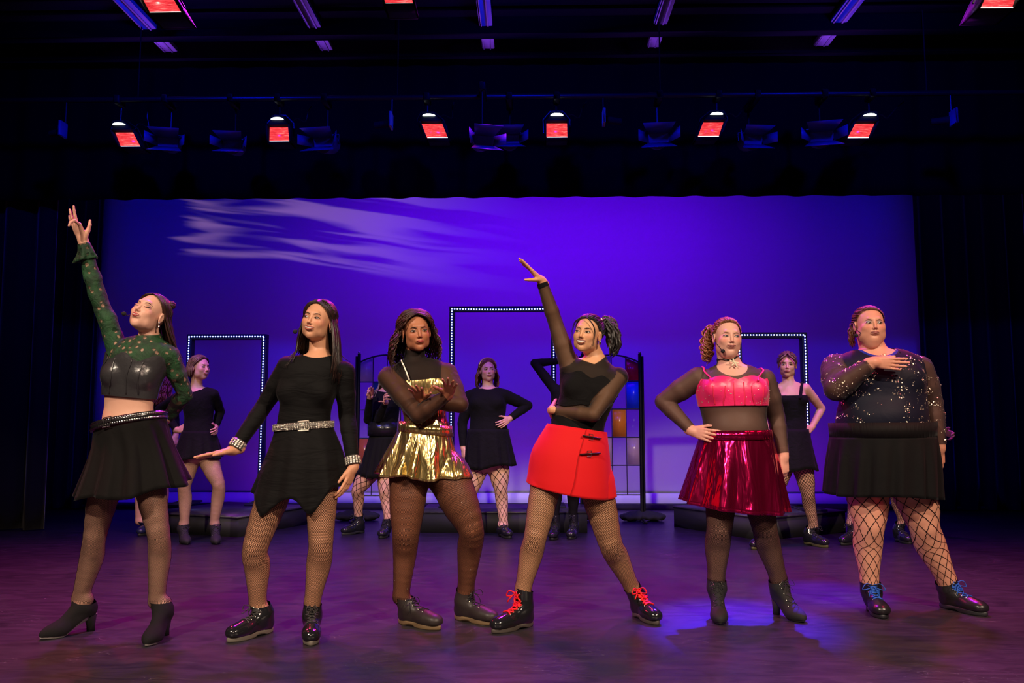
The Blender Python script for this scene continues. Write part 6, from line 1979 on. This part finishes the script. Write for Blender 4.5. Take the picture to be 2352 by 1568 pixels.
# ================================================================== back row
def back_fig(label, levels, arms, legs, feet, head, skin, hair, net, dress=None, sleeves=(1.93, 1.93), lo=1.6, scoop=None, neck=-.004, hem=None, boots=None, face=None, hands=None, hairfn=None, bust=None, neckp=None, arm_r=(.044, .040, .034, .034, .024), leg_r=None, detail=True, skirt_mat=None, hi=99, fold=11, Y=None, ratio=.8, net_base=None, neck_r=.047):
    f = Fig(label, levels=levels, arms=arms, legs=legs, feet=feet, head=head, skin=skin, res=.0085, hres=.0036, detail=detail, face=face, hands=hands, bust=bust, neck=neckp, arm_r=arm_r, leg_r=leg_r, Y=Y, neck_r=neck_r)
    dm = dress or blk
    f.shell('dress_top', dm, f.top_mask(lo=lo, hi=hi, sleeves=sleeves, neck=neck, scoop=scoop(f) if scoop else None), .0065)
    if net: f.tights(net)
    if hem: skirt('skirt', f.root, skirt_mat or dm, [f.ring(*h) for h in hem], fold, seed=len(label), nu=140, nv=12, hem=lambda t: -.012 * math.sin(4 * t), body=[p for p in f.prims if p['g'] in ('torso', 'legA', 'legB')])
    if boots: f.boots(res=.008, **boots)
    if hairfn: hairfn(f)
    return f
peep = dict(style='peep', mat=mat_simple('black_suede_boot', (.008, .007, .008), .8), sole_mat=sole_dark, lace=(lace_blk, .002), laces_n=4, bow=.2, width=.040)
combat_b = dict(style='combat', mat=patent, sole_mat=sole_dark, lace=(lace_blk, .0025), laces_n=5, bow=.4)

if want('b1'):
    hb = mat_hair('hair_light_brown', (.10, .055, .028), (.26, .16, .09))
    def hf_(f):
        hair_cap(f.hd, f.hV, f.hT, hb, f.root, .006)
        hair_back(f.hd, f.root, hb, (-.1, -.9, -.35), 90, .0065, seed=3, off=.008)
        hair_long(f.hd, f.root, hb, f.allbody, 70, .10, part=.0, seed=4, front=1.3, rad=.007, volume=.006)
    f = back_fig('smiling woman in black long sleeved dress looking sideways, hands on hips, before left doorway',
        levels=[(425, 1060, 490, 1060, .09), (414, 1025, 500, 1025, .12), (420, 985, 492, 985, .10), (424, 962, 490, 962, .088), (420, 935, 492, 935, .10), (420, 915, 494, 915, .10), (416, 900, 494, 900, .08), (428, 893, 484, 893, .06), (440, 888, 466, 888, .05)],
        arms={'A': ((420, 906, .0), (368, 938, .12), (408, 988, .0)), 'B': ((490, 906, .0), (506, 945, .12), (495, 980, .06))},
        legs={'A': ((438, 1050), (423, 1118, -.03), (424, 1203)), 'B': ((478, 1050), (502, 1113, -.03), (492, 1203))},
        feet={'A': dict(toe=(431, 1251), yaw=15, len=.24, hz=.085), 'B': dict(toe=(497, 1251), yaw=5, len=.24, hz=.085)},
        head=dict(at=(459, 845, -.02), yaw=42, pitch=3, roll=2, scale=.96, smile=.9), neckp=(451, 893, .0),
        skin=(226, 176, 150), hair=hb, net=mat_fishnet('tights_sheer', 60, 140, .10, base=.02), hem=[(419, 990, 494, 990, .85, 0), (410, 1020, 502, 1020, .82, .03), (402, 1052, 508, 1052, .8, .06)],
        hands={'A': dict(tip=(439, 981, -.10), thumb=(0, .3, .9), palm=(.3, 1, 0), curl=(.3, .3, .35, .4), s=.92), 'B': dict(tip=(498, 988, -.08), thumb=(-.3, .2, .9), palm=(-1, .3, 0), curl=(.5, .5, .5, .5), s=.9)},
        boots=peep, face=dict(gaze=(1, 0), open=.5, blush=.5, small=True, browc=(.08, .04, .02), browname='brow_brown2'), hairfn=hf_,
        scoop=lambda f: [(f.nb + f.F * .04 + np.array([0, 0, .035]), .080)], leg_r={k: (.080, .074, .054, .056, .036) for k in 'AB'})
if want('b0'):
    hp = mat_hair('hair_strawberry', (.22, .06, .035), (.45, .16, .09))
    def hf_(f):
        hair_cap(f.hd, f.hV, f.hT, hp, f.root, .008)
        hair_long(f.hd, f.root, hp, f.allbody, 80, .20, part=.0, seed=4, front=1.2, rad=.008, volume=.008, curl=.005)
    f = back_fig('mostly hidden person with reddish hair behind the woman in green lace',
        levels=[(325, 1060, 385, 1060, .09), (318, 1025, 392, 1025, .11), (328, 985, 390, 985, .095), (334, 965, 392, 965, .088), (338, 945, 398, 945, .10), (340, 930, 400, 930, .095), (340, 920, 400, 920, .08), (350, 913, 392, 913, .06), (358, 910, 384, 910, .05)],
        arms={'A': ((344, 925, .0), (325, 960, .08), (345, 1000, .0)), 'B': ((397, 925, .0), (402, 965, .05), (404, 1000, -.05))},
        legs={'A': ((336, 1050), (322, 1110, -.03), (320, 1196)), 'B': ((372, 1050), (372, 1110, -.03), (370, 1196))},
        feet={'A': dict(toe=(318, 1231), yaw=-30, len=.25), 'B': dict(toe=(372, 1233), yaw=5, len=.25)},
        head=dict(at=(376, 888, -.02), yaw=130, scale=.90), neckp=(372, 918, .0), skin=(220, 165, 140), hair=hp, net=None, Y=None,
        hem=[(328, 990, 390, 990, .85, 0), (318, 1030, 395, 1030, .82, .03), (312, 1070, 400, 1070, .8, .05)],
        hands={'B': dict(tip=(402, 1030, -.05), thumb=(-.3, -.8, 0), palm=(-1, 0, 0), curl=(.4, .4, .4, .4))},
        boots=dict(style='combat', mat=mat_simple('navy_shoe', (.012, .014, .045), .35), sole_mat=sole_dark), hairfn=hf_, detail=False, face=dict(small=True))
if want('b2'):
    hb2 = mat_hair('hair_ash_blonde', (.16, .10, .06), (.36, .26, .17))
    def hf_(f):
        hair_cap(f.hd, f.hV, f.hT, hb2, f.root, .006)
        hair_long(f.hd, f.root, hb2, f.allbody, 70, .24, part=.0, seed=4, front=1.25, rad=.007, volume=.004)
    f = back_fig('woman behind the gold skirt raising two fingers, in black pleated skirt and wide fishnets',
        levels=[(838, 1085, 905, 1090, .09), (838, 1050, 915, 1055, .115), (848, 1005, 916, 1005, .10), (853, 975, 915, 975, .088), (852, 945, 918, 945, .098), (852, 922, 920, 922, .10), (854, 906, 920, 906, .08), (866, 897, 910, 897, .06), (876, 892, 902, 892, .05)],
        arms={'A': ((859, 914, .0), (845, 964, -.05), (850, 909, -.22)), 'B': ((914, 914, .0), (870, 962, -.12), (886, 922, -.24))},
        legs={'A': ((855, 1075), (822, 1125, -.04), (823, 1180)), 'B': ((892, 1075), (884, 1126, -.04), (892, 1190))},
        feet={'A': dict(toe=(785, 1229), yaw=-52, len=.27), 'B': dict(toe=(874, 1237), yaw=-15, len=.26)},
        head=dict(at=(892, 868, -.02), yaw=-8, roll=4, scale=.92, smile=.3), neckp=(888, 902, .0), skin=(218, 165, 140), hair=hb2, net=net_wide,
        hem=[(849, 1000, 918, 1002, .85, 0), (838, 1040, 918, 1045, .82, .03), (826, 1092, 920, 1098, .8, .05)], fold=16, skirt_mat=blk_skirt,
        hands={'A': dict(tip=(851, 876, -.22), thumb=(.6, -.7, .2), palm=(.4, -.8, 0), curl=(.02, .03, 1.3, 1.4), spread=.03, th=(.5, .8, .7), s=.9), 'B': dict(tip=(872, 900, -.28), thumb=(0, 0, 1), palm=(.3, -1, 0), curl=(.5, .6, .9, 1.0), s=.9)},
        boots=combat_b, hairfn=hf_, face=dict(small=True))
    c, Lu, Fu, A, B, _ = f.ring(847, 985, 916, 985, .85)
    band('wide_belt', f.root, leather, c, Lu, Fu, A + .006, B + .006, .13)
if want('b3'):
    hb3 = mat_hair('hair_chestnut', (.07, .022, .012), (.24, .08, .04))
    def hf_(f):
        hair_cap(f.hd, f.hV, f.hT, hb3, f.root, .006)
        hair_long(f.hd, f.root, hb3, f.allbody, 130, .20, part=.0, seed=14, front=1.2, rad=.0068, curl=.003, flare=.03)
        th = np.linspace(-1.75, 1.75, 30)
        P = skull_pt(f.hd, np.stack([np.sin(th) * 1.0, np.full(30, .42), np.cos(th) * 1.0 + .12], 1), .014)
        V, F = tube_mesh([P], [np.full(30, .0085)], 6, flat=.4); mesh_obj('headband', V, F, mat_simple('headband_gold', (.60, .40, .20), .4, .5), f.root)
    f = back_fig('woman with gold headband in black long sleeved dress, one hand on hip, near tall doorway',
        levels=[(1082, 1082, 1165, 1080, .10), (1070, 1040, 1176, 1038, .135), (1076, 990, 1168, 988, .12), (1079, 962, 1162, 960, .11), (1074, 938, 1164, 936, .125), (1072, 918, 1164, 916, .125), (1072, 902, 1164, 900, .10), (1086, 893, 1152, 892, .07), (1104, 888, 1140, 888, .055)],
        arms={'A': ((1078, 912, .0), (1062, 972, .03), (1064, 1028, .0)), 'B': ((1158, 908, .0), (1212, 931, .10), (1170, 962, -.03))},
        legs={'A': ((1098, 1070), (1078, 1135, -.03), (1088, 1200)), 'B': ((1145, 1070), (1150, 1122, -.03), (1157, 1205))},
        feet={'A': dict(toe=(1080, 1236), yaw=-15, len=.26), 'B': dict(toe=(1172, 1237), yaw=25, len=.26)},
        head=dict(at=(1120, 850, -.02), yaw=10, pitch=1, roll=-3, scale=.94, smile=.4, w=1.02), neckp=(1121, 893, .0), skin=(228, 178, 152), hair=hb3, net=net_wide,
        hem=[(1074, 985, 1168, 985, .88, 0), (1070, 1030, 1176, 1025, .85, .03), (1068, 1078, 1184, 1066, .82, .06)],
        hands={'A': dict(tip=(1068, 1068, -.03), thumb=(.6, -.7, 0), palm=(.8, .4, 0), curl=(.2, .2, .25, .3)), 'B': dict(tip=(1150, 976, -.12), thumb=(0, .3, .9), palm=(-.3, 1, 0), curl=(.4, .4, .4, .4), s=.92)},
        bust=[(1100, 925, .066, .075), (1140, 924, .066, .075)], arm_r=(.056, .050, .040, .038, .026), leg_r={k: (.092, .088, .062, .058, .038) for k in 'AB'},
        boots=combat_b, hairfn=hf_, face=dict(gaze=(.5, 0), open=.0, squint=.75, blush=.8, small=True), scoop=lambda f: [(f.nb + f.F * .02 + np.array([0, 0, .06]), .095)])
if want('b4'):
    hb4 = mat_hair('hair_strawberry', (.22, .06, .035), (.45, .16, .09))
    def hf_(f):
        hair_cap(f.hd, f.hV, f.hT, hb4, f.root, .008)
        hair_back(f.hd, f.root, hb4, (0, -.9, .2), 70, .007, seed=3)
    f = back_fig('dark clad person behind the red skirt with elbow bent up behind head',
        levels=[(1275, 1070, 1345, 1070, .09), (1265, 1040, 1352, 1040, .11), (1270, 990, 1346, 990, .095), (1274, 965, 1340, 965, .086), (1268, 935, 1342, 935, .098), (1266, 912, 1346, 912, .098), (1268, 895, 1348, 895, .08), (1284, 885, 1334, 885, .06), (1300, 878, 1326, 878, .05)],
        arms={'A': ((1276, 896, .0), (1228, 834, .04), (1288, 828, .08)), 'B': ((1344, 900, .0), (1372, 945, .03), (1352, 985, .0))},
        legs={'A': ((1292, 1060), (1278, 1125, -.03), (1274, 1180)), 'B': ((1328, 1060), (1318, 1125, -.03), (1316, 1178))},
        feet={'A': dict(toe=(1268, 1241), yaw=-8, len=.25), 'B': dict(toe=(1309, 1239), yaw=-10, len=.25)},
        head=dict(at=(1312, 838, -.02), yaw=5, scale=.93), neckp=(1312, 880, .0), skin=(214, 160, 135), hair=hb4, net=mat_fishnet('tights_opaque', 30, 30, .3, base=.97),
        hem=[(1272, 990, 1346, 990, .85, 0), (1264, 1030, 1352, 1030, .82, .03), (1258, 1062, 1358, 1062, .8, .05)], boots=combat_b, hairfn=hf_, detail=False, face=dict(small=True))
if want('b5'):
    hb5 = mat_hair('hair_mouse_brown', (.07, .035, .022), (.20, .11, .07))
    def hf_(f):
        hair_cap(f.hd, f.hV, f.hT, hb5, f.root, .006, lift=-.14)
        hair_back(f.hd, f.root, hb5, (0, -.95, .1), 110, .0062, seed=3, off=.010)
        tie = f.hd.P(.02, -.10, .0); locks(f.root, hb5, (.5, .8, .7, .4), [tie, tie + np.array([.03, .02, -.04]), tie + np.array([.04, .02, -.10])], 24, .006, .025, name='ponytail')
        for q in (-1, 1):
            ps = []; 
            for k in range(9):
                a = np.array([(.004 * q, .066, .105), (q * (.022 + .004 * k), .092, .082 - .003 * k), (q * (.048 + .003 * k), .082, .050 - .002 * k), (q * .077, .048, .020 - .004 * k)])
                ps.append(f.hd.PV(spline(a, 12)))
            V, F = tube_mesh(ps, [np.interp(np.linspace(0, 1, 12), [0, .3, 1], [.004, .0075, .003])] * 9, 5); mesh_obj('fringe', V, F, hb5, f.root)
    f = back_fig('woman in sleeveless square necked black dress, hand on hip, before the right doorway',
        levels=[(1782, 1075, 1862, 1075, .09), (1774, 1040, 1864, 1040, .115), (1784, 990, 1856, 990, .10), (1788, 962, 1852, 962, .088), (1780, 935, 1852, 935, .10), (1778, 912, 1852, 912, .10), (1774, 892, 1850, 892, .08), (1786, 880, 1840, 880, .062), (1798, 875, 1826, 875, .05)],
        arms={'A': ((1776, 892, .0), (1748, 950, .08), (1764, 994, -.02)), 'B': ((1850, 891, .0), (1887, 938, .08), (1864, 982, .0))},
        legs={'A': ((1800, 1068), (1775, 1140, -.03), (1742, 1210)), 'B': ((1843, 1068), (1856, 1136, -.03), (1869, 1206))},
        feet={'A': dict(toe=(1728, 1262), yaw=-25, len=.26), 'B': dict(toe=(1902, 1258), yaw=48, len=.27)},
        head=dict(at=(1808, 838, -.02), yaw=2, pitch=-2, roll=2, scale=.95, smile=.1), neckp=(1811, 880, .0), skin=(222, 172, 142), hair=hb5, net=mat_fishnet('fishnet_black_mid', 18, 36, .13, base=.03),
        lo=1.6, hi=5.15, sleeves=(0, 0), hem=[(1783, 985, 1857, 985, .88, 0), (1774, 1030, 1866, 1030, .85, .015), (1766, 1078, 1878, 1078, .82, .03)], fold=9,
        hands={'A': dict(tip=(1790, 990, -.10), thumb=(0, .3, .9), palm=(.3, 1, 0), curl=(.4, .4, .4, .4), s=.9), 'B': dict(tip=(1846, 995, -.10), thumb=(-.2, .3, .9), palm=(-.3, 1, 0), curl=(.7, .7, .7, .7), s=.9)},
        leg_r={k: (.078, .074, .054, .054, .035) for k in 'AB'}, bust=[(1796, 918, .052, .055), (1836, 918, .052, .055)],
        boots=dict(combat_b, sole_mat=mat_simple('sole_stitch', (.10, .09, .03), .5)), hairfn=hf_, face=dict(open=.15, small=True, shadow_w=.9))
    tp = [p for p in f.prims if p['g'] in ('torso', 'armA', 'armB')]
    for (x0, x1) in ((1784, 1787), (1841, 1838)):
        P = push_out(spline(np.array([at(x0, 878, f.Y + .02), at(x0, 888, f.Y - .07), at(x1, 915, f.Y - .12)]), 14), tp, .006)
        V, F = tube_mesh([P], [np.full(14, .014)], 6, flat=.3); mesh_obj('shoulder_strap', V, F, blk, f.root)
if want('b6'):
    hb6 = mat_hair('hair_mouse_brown', (.07, .035, .022), (.20, .11, .07))
    def hf_(f):
        hair_cap(f.hd, f.hV, f.hT, hb6, f.root, .006)
        hair_back(f.hd, f.root, hb6, (0, -.9, .1), 70, .007, seed=3)
    f = back_fig('hidden person behind the sequinned woman, only hand and lower legs showing',
        levels=[(1970, 1070, 2050, 1070, .09), (1962, 1040, 2056, 1040, .115), (1970, 990, 2048, 990, .10), (1975, 962, 2042, 962, .088), (1970, 935, 2046, 935, .10), (1970, 915, 2048, 915, .10), (1970, 900, 2048, 900, .08), (1984, 888, 2034, 888, .062), (1996, 880, 2022, 880, .05)],
        arms={'A': ((1978, 900, .0), (1955, 955, .03), (1960, 1010, .0)), 'B': ((2044, 900, .0), (2105, 945, .0), (2166, 990, -.05))},
        legs={'A': ((1992, 1065), (1970, 1135, -.03), (1955, 1200)), 'B': ((2030, 1065), (2060, 1135, -.03), (2074, 1195))},
        feet={'A': dict(toe=(1932, 1252), yaw=-30, len=.26), 'B': dict(toe=(2092, 1250), yaw=30, len=.26)},
        head=dict(at=(2008, 848, -.02), scale=.92), neckp=(2008, 886, .0), skin=(220, 165, 140), hair=hb6, net=mat_fishnet('fishnet_black_mid', 18, 36, .13, base=.03),
        hem=[(1970, 985, 2050, 985, .88, 0), (1962, 1030, 2056, 1030, .85, .015), (1956, 1068, 2062, 1068, .82, .03)],
        hands={'B': dict(tip=(2192, 1000, -.10), thumb=(0, -.5, .8), palm=(0, -1, -.3), curl=(.6, .6, .7, .7), s=.95)},
        boots=combat_b, hairfn=hf_, detail=False, face=dict(small=True))
